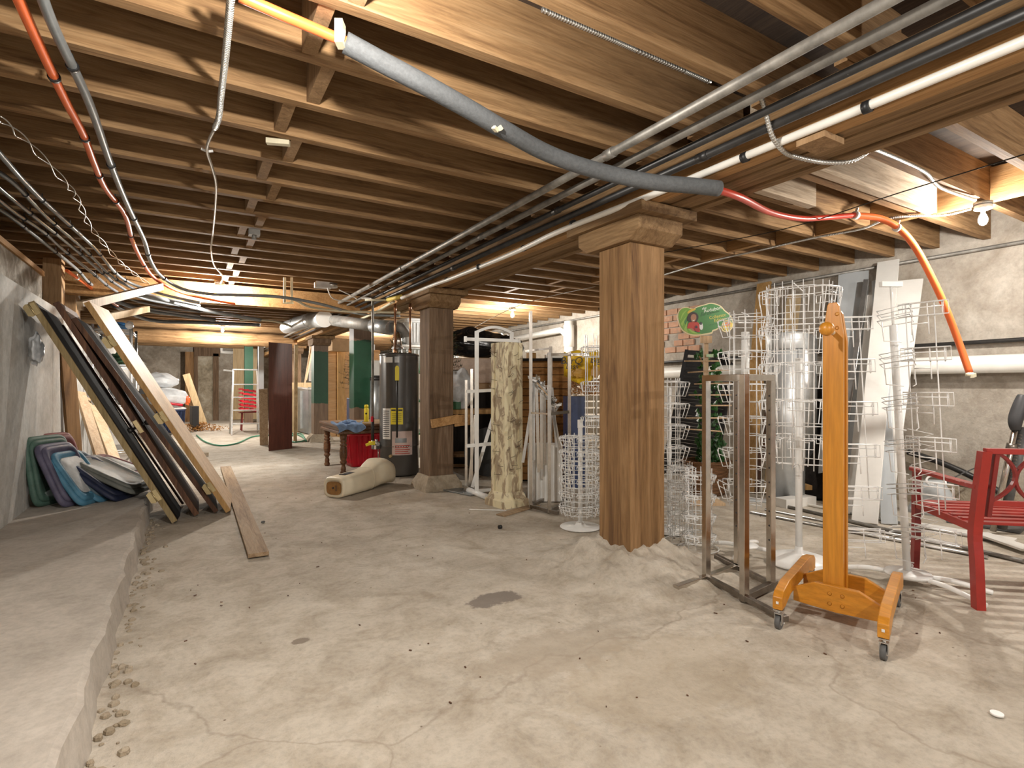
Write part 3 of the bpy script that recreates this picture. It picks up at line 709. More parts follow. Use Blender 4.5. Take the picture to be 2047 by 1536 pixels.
# small white box on joist, loose wire on box
a = P(556, 284, z=JZ-.012); b = MB(); b.box(a, (.125, .035, .03), (0, 0, -.35)); tag(b.build('cable_clamp', M['pvc_cream']), 'small off-white clamp stapled under a joist next to the blocking', 'clamp')
a = P(662, 575, z=2.50); t = thing('round_junction_box', 'round grey metal junction box with a loop of wire under the far joists', 'junction box', tuple(a))
b = MB(); b.tube([a, a+Vector((.0, 0, .05))], .08, 16); b.box(a+Vector((-.10, 0, .02)), (.20, .14, .07)); b.build('box_body', M['galv'], t)
b = MB(); b.tube(smooth([a+Vector((-.05, 0, 0)), a+Vector((.02, 0, -.14)), a+Vector((.22, 0, -.16)), a+Vector((.33, 0, -.12)), a+Vector((.1, 0, -.02))], 6), .007, 6); b.build('loose_wire', M['pvc'], t)
a = P(508, 466, z=2.58); b = MB(); b.box(a, (.09, .09, .05)); b.tube([a, a-Vector((0, 0, .06))], .02, 8); tag(b.build('pull_box', M['duct_dull']), 'small dark metal box among the far joists beside the blocking', 'junction box')
# cream pipes
Z_ = Vector((0, 0, 1))
def cp(pix, zs, r, lab, m='pvc_cream'): return pipe('cream_pipe', [P(x, y, z=z) for (x, y), z in zip(pix, zs)], r, M[m], lab, n=8)
cp([(560, 595), (590, 600), (620, 614), (680, 622), (740, 624), (800, 625)], [2.33, 2.32, 2.32, 2.30, 2.28, 2.28], .016, 'cream plastic pipe curving under the cross beam to the heater, upper one')
cp([(690, 650), (740, 630), (775, 610), (788, 603)], [2.22, 2.28, 2.32, 2.34], .016, 'cream plastic pipe slanting up toward the taped joint above the heater')
cp([(480, 640), (520, 640), (560, 645), (600, 660)], [2.35]*4, .02, 'pale cable sagging toward the silver duct')
t = thing('taped_pipe', 'cream pipe with a yellow taped joint near the second post', 'pipe', tuple(P(770, 598, z=2.36)))
b = MB(); b.tube([P(730, 600, z=2.36), P(775, 600, z=2.36)], .014, 8); b.build('pipe_run', M['pvc_cream'], t)
b = MB(); b.tube([P(775, 600, z=2.36), P(802, 593, z=2.36)], .026, 8); b.build('tape', M['yellow_tape'], t)
b = MB()
for x in (569, 583): b.box(P(x, 600, z=2.33)+Z_*.13, (.03, .03, .32))
b.bar(P(566, 606, z=2.30), P(586, 606, z=2.30), .03, .02)
tag(b.build('pipe_hanger', M['pvc_cream']), 'pale plastic bracket holding the cream pipe at the cross beam', 'bracket')
# duct
t = thing('round_duct', 'round silver metal duct with a capped end above the turned-leg table', 'duct', tuple(P(652, 638, d=8.6)))
e = P(648, 638, d=8.3); s_ = P(572, 655, d=11.5)
b = MB(); b.tube([s_, s_.lerp(e, .35)+Vector((0, 0, .02)), s_.lerp(e, .7)+Vector((0, 0, .03)), e], .125, 24); b.build('duct_run', M['duct'], t)
b = MB(); dd = (e-s_).normalized(); b.tube([e-dd*.02, e+dd*.015], .128, 24); b.build('end_cap', M['paper'], t)
for f in (.35, .7):
    b = MB(); q = s_.lerp(e, f)+Vector((0, 0, .025)); b.tube([q, q+dd*.03], .131, 24); b.build('seam_band', M['duct'], t)
t = thing('flue_duct', 'dull grey flue duct running from the silver duct to the water heater', 'duct', tuple(P(760, 655, d=7.6)))
hc = (2.53, 7.23)
b = MB(); q0 = e+dd*(-.14)+Vector((.05, 0, 0)); q1 = Vector((hc[0]-.10, hc[1]+.05, 2.02))
b.tube([q0+Vector((.05, 0, .0)), q0.lerp(q1, .75)], .085, 18); b.build('duct_run', M['duct_dull'], t)
b = MB(); b.tube([q0.lerp(q1, .75), q1], .098, 18); b.build('wide_sleeve', M['sheet'], t)
b = MB(); el = [q1, q1+Vector((.08, 0, .02)), Vector((hc[0]+.02, hc[1], 2.02)), Vector((hc[0]+.08, hc[1], 1.96)), Vector((hc[0]+.10, hc[1], 1.90))]
b.tube(smooth(el, 4), .07, 16); b.build('elbow', M['duct_dull'], t)
b = MB(); b.tube([(hc[0]-.02, hc[1], 1.96), (hc[0]-.02, hc[1], 1.72)], .058, 16); b.build('draft_pipe', M['chrome'], t)
# ================================================================== LEFT SIDE
X_, Y_, Z_ = Vector((1, 0, 0)), Vector((0, 1, 0)), Vector((0, 0, 1))
def door(foot, top, th, wd, m, name, lab, edge=None, cat='door', hinges=(), knob=None, em=None, swing=.02):
    """slab leaning towards -x: foot/top are the near lower edge points; width runs away along +y"""
    foot = Vector(foot); top = Vector(top)
    a = (top-foot).normalized(); wy = Vector((swing, 1, 0)); wy = (wy-a*wy.dot(a)).normalized(); nn = wy.cross(a)*-1
    if nn.x < 0: nn = -nn
    t = thing(name, lab, cat, tuple(foot)); L_ = (top-foot).length
    def slab(u0, u1, v0, v1, n0, n1):
        b = MB(); vs = [foot+a*u+wy*v+nn*n for u in (u0, u1) for v in (v0, v1) for n in (n0, n1)]
        b.add(vs, [(0, 1, 3, 2), (4, 6, 7, 5), (0, 4, 5, 1), (2, 3, 7, 6), (0, 2, 6, 4), (1, 5, 7, 3)]); return b
    slab(0, L_, 0, .03, 0, th).build('edge_strip', em or m, t, bevel=.002)
    slab(.0, L_, .03, wd, .004, th-.004).build('door_slab', m, t)
    for f in hinges:
        b = MB(); u = L_*f
        o = foot+a*u; vs = [o+a*p-wy*.002+nn*q for p, q in ((-.05, 0.002), (.05, 0.002), (.05, th-.002), (-.05, th-.002))]
        b.prism([(-.05, -.0), (.05, -.0), (.05, .035), (-.05, .035)], .004, M4(o-wy*.004+nn*.002, a, nn))
        b.prism([(-.05, .0), (.05, .0), (.055, -.02), (.04, -.045), (-.04, -.045), (-.055, -.02)], .004, M4(o-wy*.006, a, nn))
        b.tube([o-wy*.008-a*.05, o-wy*.008+a*.05], .007, 8)
        b.build('hinge', M['brass'], t)
    if knob is not None:
        u = L_*knob; o = foot+a*u+wy*.07
        b = MB()
        for s, base in ((1, th), (-1, 0)):
            b.tube([o+nn*base, o+nn*(base+s*.035)], .012, 10)
            b.tube([o+nn*(base+s*.03), o+nn*(base+s*.045), o+nn*(base+s*.065), o+nn*(base+s*.07)], [.016, .027, .024, .01], 12)
        b.build('door_knob', M['pipe_black'], t)
        b = MB(); b.prism([(-.06, .006), (.06, .006), (.06, th-.006), (-.06, th-.006)], .003, M4(foot+a*u-wy*.002, a, nn)); b.build('latch_plate', M['brass'], t)
    return t
door((-.10, 5.60, .012), (-1.10, 5.82, 1.89), .045, .72, M['black_wood'], 'leaning_door', 'olive-edged door leaning on the left wall, nearest the wall, with a brass hinge', hinges=(.97, .13), em=M['olive'])
door((.07, 5.80, .012), (-.945, 5.84, 1.90), .045, .76, M['dark_door'], 'leaning_door', 'dark brown leaning door with black knob and latch plate, second from the wall', knob=.44)
door((.235, 5.85, .012), (-.83, 5.87, 1.78), .04, .72, M['black_wood'], 'leaning_door', 'black-faced leaning door with a scuffed brown edge, third from the wall', em=M['dark_door'])
door((.33, 5.80, .012), (-.745, 5.86, 1.92), .045, .74, M['pine'], 'leaning_door', 'pale wooden door with a golden edge and three brass hinges, outermost of the leaning doors', hinges=(.13, .48, .83), em=M['pine_gold'], swing=.10)
# narrow dark strips between the doors
b = MB(); b.bar((-.02, 6.45, .02), (-.98, 6.5, 1.78), .05, .02, (1, 0, .5)); tag(b.build('wood_strip', M['dark_door']), 'thin dark wood strip leaning behind the dark brown door', 'board')
# pale boards leaning behind doors
def lean_board(name, foot, top, wd, th, m, lab, face=(1, 0, 0), cat='board', group=None, wdir=None):
    foot = Vector(foot); top = Vector(top); a = (top-foot).normalized()
    f = Vector(face); f = (f-a*f.dot(a)).normalized(); s = a.cross(f)
    b = MB(); vs = [p+s*i*wd/2+f*j*th/2 for p in (foot, top) for i, j in ((-1, -1), (1, -1), (1, 1), (-1, 1))]
    b.add(vs, [(0, 1, 2, 3), (7, 6, 5, 4), (0, 4, 5, 1), (1, 5, 6, 2), (2, 6, 7, 3), (3, 7, 4, 0)])
    return tag(b.build(name, m, bevel=min(.003, th*.2)), lab, cat, group)
lean_board('pale_board', P(214, 957, z=.175), P(160, 785, X=-1.10), .11, .04, M['pine'], 'narrow pale board leaning behind the doors, left one', face=(.6, -.8, .1))
lean_board('pale_board', P(240, 950, z=.175), P(184, 800, X=-1.07), .15, .03, M['pine'], 'wider pale board leaning behind the doors, right one', face=(.6, -.8, .1))
lean_board('brown_board', P(150, 915, X=LW+.10), P(132, 690, X=LW+.04), .20, .03, M['post'], 'dark brown board upright against the left wall behind the doors', face=(1, -.5, 0))
# crumpled plastic hanging on wall
def blob(name, c, r, m, lab, cat, seed=0, amp=.18, flat_z=None, parent=None, nu=22, nv=14, f=3.0, group=None):
    random.seed(seed); ph = [random.uniform(0, 6.28) for _ in range(12)]
    c = Vector(c); rings = []
    for j in range(nv+1):
        v = -PI/2+PI*j/nv; ring = []
        for i in range(nu):
            u = 2*PI*i/nu; d = Vector((math.cos(v)*math.cos(u), math.cos(v)*math.sin(u), math.sin(v)))
            k = 1+amp*(math.sin(f*d.x*2+ph[0])*math.sin(f*d.y*2+ph[1])+.6*math.sin(f*4*d.z+ph[2]+3*d.x)+.5*math.sin(f*5*d.x+ph[3])*math.sin(f*4.4*d.y+ph[4]+2*d.z))
            p = Vector((d.x*r[0], d.y*r[1], d.z*r[2]))*k+c
            if flat_z is not None and p.z < flat_z: p.z = flat_z
            ring.append(p)
        rings.append(ring)
    b = MB(); b.loft(rings, True, True); o = b.build(name, m, parent, sub=1)
    return o if parent is not None else tag(o, lab, cat, group)
a = P(72, 700, X=LW+.075)
blob('plastic_rag', a, (.05, .12, .12), M['bag_clear'], 'scrap of crumpled clear plastic hanging behind the nearest leaning door', 'plastic', 4, .25)
# loose boards near ceiling end of doors
b = MB(); b.bar(P(160, 612, d=4.75), P(322, 573, d=6.4), .05, .075); tag(b.build('pale_batten', M['pine']), 'pale wooden batten resting on top of the leaning doors and pointing up right', 'board')
b = MB(); b.bar(P(205, 636, d=5.3), P(295, 618, d=6.6), .05, .07); tag(b.build('pale_batten', M['ply']), 'shorter pale batten just below the one resting on the leaning doors', 'board')

# ---- pile of plastic bin lids on the ledge
def lid(c, rot, size, m, lab, rim=None, stripe=None):
    """rounded storage-bin lid: outer rim, raised panel with a recessed middle"""
    t = thing('bin_lid', lab, 'lid', tuple(c), 'plastic bin lids leaning against the left wall')
    R = Euler(rot, 'XYZ').to_matrix(); c = Vector(c); l, w_ = size[0]/2, size[1]/2
    def ring(f, z, rr):
        out = []
        for k in range(32):
            q = 2*PI*k/32; cx_, sy = math.cos(q), math.sin(q)
            p_ = 1/6.0*2
            x = math.copysign(abs(cx_)**p_, cx_)*l*f; y = math.copysign(abs(sy)**p_, sy)*w_*f
            out.append(R @ Vector((x, y, z))+c)
        return out
    b = MB(); b.loft([ring(.93, -.004, 0), ring(1.0, -.03, 0), ring(1.02, -.03, 0), ring(1.02, -.018, 0), ring(.985, 0, 0), ring(.93, .006, 0), ring(.90, .006, 0)]); b.build('lid_rim', rim or m, t)
    b = MB(); b.loft([ring(.905, .002, 0), ring(.90, .012, 0), ring(.86, .028, 0), ring(.80, .03, 0), ring(.74, .03, 0), ring(.70, .018, 0), ring(.1, .018, 0)]); b.build('lid_panel', m, t)
    if stripe:
        b = MB(); b.loft([ring(.66, .018, 0), ring(.63, .026, 0), ring(.2, .026, 0)]); b.build('lid_stripe', stripe, t)
    return t
def lidmat(n, c): return paint(n, tuple(q*.8 for q in c), .55, 0, .25, sc=6, spec=.35)
lm = {'grey': lidmat('lid_grey', (.13, .15, .15)), 'green': lidmat('lid_green', (.10, .19, .15)), 'purple': lidmat('lid_purple', (.13, .12, .19)),
      'navy': lidmat('lid_navy', (.03, .04, .09)), 'blue': lidmat('lid_blue', (.10, .28, .42)), 'steel': lidmat('lid_steel', (.12, .18, .22)),
      'maroon': lidmat('lid_maroon', (.22, .05, .05)), 'grey2': lidmat('lid_pale', (.27, .28, .25)), 'white': lidmat('lid_white', (.72, .74, .74))}
LZ = .17
def lid_at(px, py, tilt, yaw, size, key, lab, rim=None, stripe=None, dz=0):
    c = P(px, py, z=LZ+dz+abs(math.sin(tilt))*size[0]/2*.98+.02)
    c.x = max(c.x, LW+.05+math.cos(tilt)*size[0]/2)
    lid(c, (0, tilt, yaw), size, lm[key], lab, rim and lm[rim], stripe and lm[stripe])
lid_at(84, 938, 1.50, -.55, (.56, .42), 'grey', 'dark grey bin lid standing upright against the left wall, leftmost of the pile')
lid_at(104, 938, 1.40, -.55, (.60, .44), 'green', 'dull green bin lid standing beside the grey one')
lid_at(124, 925, 1.28, -.5, (.60, .44), 'maroon', 'maroon bin lid with pale top edge squeezed behind the purple lid')
lid_at(136, 945, 1.15, -.5, (.58, .42), 'purple', 'grey-purple bin lid leaning on the green one')
lid_at(158, 950, .98, -.45, (.56, .42), 'blue', 'light blue bin lid with white ends in the middle of the pile', stripe='white')
lid_at(180, 948, .80, -.4, (.60, .46), 'steel', 'steel blue bin lid with a clear panel, half fallen over', rim='blue', stripe='white')
lid_at(205, 952, .66, -.4, (.62, .46), 'navy', 'dark navy bin lid under the sloping grey-green one')
lid_at(225, 945, .50, -.35, (.66, .48), 'grey2', 'grey-green bin lid sloping down to the ledge, under the maroon one', dz=.05)
lid_at(236, 932, .38, -.35, (.56, .42), 'maroon', 'flat-lying maroon bin lid on top at the right end of the pile', stripe='grey2', dz=.10)

# ---- loose plank on the floor
def slab_on_floor(name, p0, p1, wd, th, z0, m, lab, cat='plank'):
    b = MB(); p0 = Vector(p0); p1 = Vector(p1); b.bar(p0+Z_*(z0+th/2), p1+Z_*(z0+th/2), wd, th); return tag(b.build(name, m, bevel=.003), lab, cat)
slab_on_floor('loose_plank', FL(517, 1117), FL(448, 938)+Vector((.02, 0, 0)), .135, .028, .012, M['plank'], 'long loose grey-brown plank lying on the floor at left centre')
a = FL(400, 913); b = MB(); b.box((a.x, a.y, .03), (.22, .14, .06), (0, 0, .5)); tag(b.build('dark_brick', M['dirt']), 'dark brick-like block on the floor beyond the leaning doors', 'block')
for (px, py, r, lab) in ((1000, 1058, .017, 'small black rubber caster wheel lying on the floor left of the near post'), (1993, 1432, .02, 'small white plastic disc lying on the floor at lower right')):
    a = FL(px, py); b = MB(); b.tube([a+Vector((0, 0, .004)), a+Vector((.0 if r > .018 else .012, 0, .012 if r > .018 else .022))], r, 14)
    if r < .018:
        b = MB(); b.tube([a+Vector((-.012, 0, .017)), a+Vector((.012, .006, .017))], r, 14); tag(b.build('caster_wheel', M['black']), lab, 'wheel')
    else: tag(b.build('plastic_disc', M['white']), lab, 'disc')
# pebbles on floor
for i, (px, py) in enumerate([(526, 1046), (1170, 1170), (1305, 1120)][:1]):
    a = FL(px, py); blob('pebble', a+Z_*.010, (.018, .014, .010), M['rubber'], 'small dark stone on the floor right of the loose plank', 'stone', 3, .1, 0.002)
random.seed(21); b = MB()
for i in range(150):
    d = random.uniform(2, 8); px = random.uniform(330, 1950); p = P(px, HY+FPX*CH/d, z=0); r = random.uniform(.002, .0055)
    if p.x < -.2 or p.x > 6: continue
    q = random.uniform(0, 3); b.box((p.x, p.y, floor_z(p.x, p.y)+.003), (r*random.uniform(1, 4), r*1.2, .004), (0, 0, q))
tag(b.build('floor_debris', M['dark_door']), 'tiny dark chips and grit scattered over the concrete floor', 'debris', kind='stuff')

# ---- wire shelving on the far left
t = thing('wire_shelf_rack', 'chrome wire shelving unit against the left wall beyond the leaning doors', 'shelf', (LW+.35, 9.6, LZ))
sx0, sx1, sy0, sy1 = LW+.10, LW+.52, 9.0, 9.85
for i, (x, y) in enumerate(((sx0, sy0), (sx1, sy0), (sx0, sy1), (sx1, sy1))):
    b = MB(); b.tube([(x, y, LZ), (x, y, 2.04)], .018, 10); b.build('upright', M['galv'], t)
for z in (.35, .95, 1.50, 1.98):
    b = MB()
    for x in (sx0, sx1): b.tube([(x, sy0, z), (x, sy1, z)], .008, 6); b.tube([(x, sy0, z-.03), (x, sy1, z-.03)], .006, 6)
    for y in (sy0, sy1): b.tube([(sx0, y, z), (sx1, y, z)], .008, 6); b.tube([(sx0, y, z-.03), (sx1, y, z-.03)], .006, 6)
    for k in range(1, 20):
        y = sy0+(sy1-sy0)*k/20; b.tube([(sx0, y, z), (sx1, y, z)], .003, 4)
    b.build('wire_shelf', M['galv'], t)
blob('folded_tarp', ((sx0+sx1)/2, 9.35, 2.05), (.20, .32, .065), M['tarp'], 'crumpled blue tarp on the top of the wire shelving', 'tarp', 8, .12, 1.99)
blob('garland', ((sx0+sx1)/2+.05, 9.4, 1.60), (.15, .3, .085), M['needle'], 'dark green artificial garland on the second wire shelf', 'garland', 9, .35, 1.51, f=5)
blob('dark_bundle', ((sx0+sx1)/2, 9.4, 1.08), (.15, .28, .12), M['rubber'], 'dark bundle on the third wire shelf', 'bundle', 10, .25, .96)
blob('ceiling_bag', (sx1-.02, 9.0, 2.045), (.05, .07, .055), M['bag_white'], 'small white bag on the corner of the top wire shelf', 'bag', 14, .1, 1.99)
# stack: boxes, bags, bins
def boxobj(name, c, size, m, lab, cat, rz=0, bev=.004, group=None):
    b = MB(); b.box(c, size, (0, 0, rz)); return tag(b.build(name, m, bevel=bev), lab, cat, group)
def binbox(name, c, size, m, lab, rz=0, lidm=None, taper=.86, ribs=3, cat='bin'):
    t = thing(name, lab, cat, (c[0], c[1], c[2])); R = Matrix.Rotation(rz, 3, 'Z'); c = Vector(c); l, w_, h = size
    def ring(f, z, e=0):
        out = []
        for k in range(28):
            q = 2*PI*k/28; cx_, sy = math.cos(q), math.sin(q)
            out.append(R @ Vector((math.copysign(abs(cx_)**.3, cx_)*(l/2*f+e), math.copysign(abs(sy)**.3, sy)*(w_/2*f+e), z))+c)
        return out
    b = MB(); b.loft([ring(taper, 0), ring(1, h*.93), ring(1, h*.93, .018), ring(1, h, .018), ring(1, h, -.01), ring(.97, h*.9, -.01)]); b.build('bin_body', m, t)
    b = MB()
    for k in range(-ribs, ribs+1):
        for s in (-1, 1):
            f0 = taper; x = k*l*.8/(2*ribs+1)
            b.bar(R @ Vector((x*f0, s*w_/2*f0, h*.08))+c, R @ Vector((x, s*(w_/2), h*.9))+c, .016, .016)
            y = k*w_*.8/(2*ribs+1)
            b.bar(R @ Vector((s*l/2*f0, y*f0, h*.08))+c, R @ Vector((s*(l/2), y, h*.9))+c, .016, .016)
    b.build('bin_ribs', m, t)
    if lidm:
        b = MB(); b.loft([ring(1, h, .03), ring(1, h+.03, .03), ring(.9, h+.05), ring(.2, h+.05)]); b.build('bin_cover', lidm, t)
    return t
a = P(345, 850, z=.3); q = FL(352, 866)
binbox('storage_bin', (q.x-.12, q.y+.1, .01), (.62, .48, .62), M['blue'], 'dark blue plastic storage bin on the floor under the bag of clothes', .1, lidm=M['white'])
blob('clothes_bag', (q.x-.18, q.y+.1, .93), (.47, .34, .26), M['bag_white'], 'bulging clear plastic bag of folded clothes on the blue storage bin', 'bag', 15, .08, .70)
b = MB(); b.tube(smooth([(q.x-.45, q.y-.24, .90), (q.x-.2, q.y-.27, .80), (q.x+.15, q.y-.22, .74)], 5), .035, 8); tag(b.build('red_band', M['red_plastic']), 'red strip across the bag of clothes', 'strap')
blob('pillow_bag', (q.x-.42, q.y+.5, 1.36), (.46, .34, .22), M['bag_white'], 'pale blue-white puffy plastic bag on top of the far left stack', 'bag', 16, .14)
boxobj('dark_box', (q.x-.62, q.y-.05, 1.10), (.35, .3, .14), M['black'], 'dark box sitting at the left side of the stack of bags', 'box', .1)
boxobj('cardboard_box', (q.x-.62, q.y+.62, .56), (.46, .40, 1.10), M['cardboard'], 'tall brown cardboard box behind the leaning pale door', 'box', .15)
boxobj('cardboard_box', (q.x-.66, q.y+.62, 1.20), (.30, .34, .16), M['cardboard'], 'small brown cardboard box under the puffy bag', 'box', -.1)
blob('orange_sleeve', (q.x+.26, q.y+.0, .86), (.07, .08, .12), M['orange'], 'small bright orange cloth sticking out beside the bag of clothes', 'cloth', 17, .2)
boxobj('black_case', (q.x+.42, q.y+.35, .42), (.16, .3, .55), M['black'], 'black case standing on end behind the blue storage bin', 'case', .2)
blob('dark_stone', P(285, 745, X=LW+.12), (.1, .2, .10), M['bag_white'], 'white bundle against the left wall beyond the shelving', 'bundle', 22, .2)
# dried leaves
random.seed(31); b = MB(); q2 = FL(395, 862)
for i in range(900):
    r = abs(random.gauss(0, .22)); an = random.uniform(0, 6.28); x = q2.x+r*math.cos(an)*1.5; y = q2.y+r*math.sin(an)
    z = random.uniform(0, max(.02, .26-.35*r)); s = random.uniform(.02, .045)
    R = Euler((random.uniform(-1, 1), random.uniform(-1, 1), random.uniform(0, 6))).to_matrix()
    pts = [Vector((s, 0, 0)), Vector((s*.3, s*.45, s*.15)), Vector((-s, 0, 0)), Vector((s*.3, -s*.45, s*.15))]
    b.add([R @ p+Vector((x, y, z+.01)) for p in pts], [(0, 1, 2, 3)])
tag(b.build('dried_leaves', M['autumn']), 'heap of orange-brown autumn leaves on the floor by the blue bin', 'leaves', kind='stuff')
lean_board('pale_board', FL(408, 850), P(372, 748, d=17.0), .20, .05, M['ply'], 'pale brown board leaning against the brown post by the stone doorway', face=(0, -1, 0))
# plywood, thin green post, grey frame
a0 = P(466, 835, Y=22.3); a1 = P(514, 690, Y=22.3)
b = MB(); b.bx(a0.x, a1.x, 22.35, 22.39, .02, 2.85); tag(b.build('plywood_sheet', M['ply']), 'tall pale plywood sheet standing against the far wall', 'plywood')
c = P(497, 700, Y=20.5); b = MB(); b.bx(c.x-.13, c.x+.13, 20.4, 20.6, 0, JZ-.001); tag(b.build('green_post', M['green_post_full']), 'narrow green painted post in front of the plywood sheet', 'post')
c = P(522, 700, Y=17); b = MB(); b.bx(c.x-.07, c.x+.07, 17, 17.1, 0, 2.45); tag(b.build('door_frame_post', M['board_grey']), 'pale upright frame piece behind the tall brown cabinet', 'post')
c = P(470, 740, Y=22.3)
# step ladder
lc = FL(490, 868); t = thing('step_ladder', 'silver aluminium step ladder standing before the red stacked chairs', 'ladder', (lc.x, lc.y, 0))
hx = .33
def lp(s, f, z): return Vector((lc.x+s*hx*(1-.18*z/1.7), lc.y+f*(1-z/1.7), z))
for s in (-1, 1):
    for f, zt in ((-.28, 1.66), (.38, 1.25)):
        b = MB(); b.bar(lp(s, f, 0), lp(s, f, zt), .035, .03); b.build('ladder_rail', M['galv'], t)
for z in (.28, .62, .95, 1.28):
    b = MB(); b.box(lp(0, -.28, z)+Vector((0, .04, 0)), (2*hx*(1-.18*z/1.7), .1, .03)); b.build('ladder_step', M['galv'], t)
b = MB(); b.box((lc.x, lc.y, 1.66), (2*hx*.86, .12, .03)); b.bar((lc.x-.28, lc.y, 1.62), (lc.x-.5, lc.y-.05, 1.64), .04, .04); b.build('ladder_top', M['galv'], t)
# red folded chairs stack
t0 = None
rc = P(502, 800, d=15.3)
for i in range(6):
    t = thing('folded_chair', 'red folding chair in a slanted stack behind the ladder, %s' % ['lowest', 'second from the bottom', 'third from the bottom', 'third from the top', 'second from the top', 'topmost'][i], 'chair', (rc.x, rc.y, .55+i*.11), 'red folding chairs stacked behind the ladder')
    z = .55+i*.105; b = MB()
    for s in (-1, 1): b.bar((rc.x-.30+.02*i, rc.y+s*.2, z+.06), (rc.x+.34, rc.y+s*.2, z-.03), .05, .05)
    b.build('chair_frame', M['red_plastic'], t)
    b = MB()
    for k in range(5): b.bar((rc.x-.26+.14*k, rc.y-.2, z+.06-.02*k+.02), (rc.x-.26+.14*k, rc.y+.2, z+.06-.02*k+.02), .09, .04)
    b.build('chair_slats', M['red_plastic'], t)
t = thing('chair_stand', 'dark trestle under the stack of red folding chairs', 'stand', (rc.x, rc.y, 0)); b = MB()
for sx in (-.25, .25):
    for sy in (-.15, .15): b.bar((rc.x+sx, rc.y+sy, 0), (rc.x+sx*.9, rc.y+sy, .5), .03, .03)
b.build('trestle_legs', M['red_dark'], t); b = MB(); b.box((rc.x, rc.y, .505), (.62, .42, .025)); b.build('trestle_top', M['red_dark'], t)
# green garden hose
gh = [(393, 872), (410, 885), (440, 893), (475, 888), (505, 875), (540, 872), (585, 868), (610, 880), (590, 886), (575, 878), (600, 868), (612, 884)]
pipe('garden_hose', [FL(x, y)+Z_*.02 for x, y in gh], .016, M['hose_green'], 'green garden hose curled on the floor by the brown cabinet', 'hose', 8)
# tall brown cabinet
cf = FL(537, 903); cr = FL(584, 898); t = thing('tall_cabinet', 'tall dark reddish-brown laminate cabinet standing on end', 'cabinet', (cf.x, cf.y, 0))
fr = (cr-cf); fr.z = 0; wd = fr.length; fr.normalize(); bk = Vector((cf.x+.02, cf.y, 0)).normalized()
H = P(560, 686, d=10.4).z
def cab(u0, u1, v0, v1, z0, z1):
    b = MB(); vs = [cf+fr*u+bk*v+Z_*z for u in (u0, u1) for v in (v0, v1) for z in (z0, z1)]
    return b.add(vs, [(0, 1, 3, 2), (4, 6, 7, 5), (0, 4, 5, 1), (2, 3, 7, 6), (0, 2, 6, 4), (1, 5, 7, 3)])
cab(0, wd, 0, .03, .01, H).build('front_panel', M['brown_lam'], t)
cab(0, .02, .03, .62, .01, H).build('side_panel', M['post_grey'], t)
cab(wd-.02, wd, .03, .62, .01, H).build('side_panel', M['brown_lam'], t)
cab(.02, wd-.02, .03, .62, H-.03, H-.002).build('top_panel', M['brown_lam'], t)
lean_board('pale_board', FL(528, 890), P(526, 778, d=10.9), .16, .03, M['plank'], 'short grey board leaning against the left side of the brown cabinet', face=(0, -1, 0))
lean_board('pale_board', FL(590, 882), P(592, 690, d=11.4), .07, .05, M['ply'], 'thin pale strip standing behind the right edge of the brown cabinet', face=(0, -1, 0))
# grey sheet metal plenum
pc = FL(618, 868); t = thing('sheet_metal_box', 'large open grey sheet metal duct box standing before the green post', 'duct box', (pc.x, pc.y, 0))
b = MB(); p0 = P(588, 860, z=.04); p1 = P(617, 868, z=.02); p2 = P(633, 862, z=.03); zt = P(610, 778, d=12.6).z
for q0, q1 in ((p0, p1), (p1, p2)):
    dn = (q1-q0).cross(Z_).normalized()*.012
    b.add([q0, q1, Vector((q1.x, q1.y, zt)), Vector((q0.x, q0.y, zt+.05)), q0-dn, q1-dn, Vector((q1.x, q1.y, zt))-dn, Vector((q0.x, q0.y, zt+.05))-dn], [(0, 1, 2, 3), (7, 6, 5, 4), (0, 4, 5, 1), (1, 5, 6, 2), (2, 6, 7, 3), (3, 7, 4, 0)])
b.build('side_panel', M['sheet'], t)
b = MB(); b.bar(Vector((p0.x, p0.y, zt+.05)), Vector((p1.x, p1.y, zt)), .05, .04); b.bar(Vector((p1.x, p1.y, zt)), Vector((p2.x, p2.y, zt+.01)), .05, .04); b.build('top_flange', M['duct'], t)
b = MB(); b.bar(p0.lerp(p1, .55)+Vector((0, -.03, .1)), Vector((p0.lerp(p1, .55).x, p0.lerp(p1, .55).y-.03, zt-.05)), .10, .02); b.build('seam_strip', M['duct'], t)
# far leaning sticks and shelf between posts
for i, (a_, c_, lb) in enumerate((((608, 775, 13.6), (622, 690, 13.8), 'left'), ((612, 760, 13.6), (626, 690, 13.8), 'right'))):
    b = MB(); b.bar(P(*a_[:2], d=a_[2]), P(*c_[:2], d=c_[2]), .03, .03); tag(b.build('thin_stick', M['pine']), 'thin pale stick leaning between the far posts, the %s of two' % lb, 'stick')
q = P(618, 765, d=14.2); boxobj('wood_crate', (q.x, q.y+.75, q.z/2-.05), (.8, .4, q.z+.1), M['ply'], 'pale wooden cupboard behind the sheet metal box', 'cupboard')
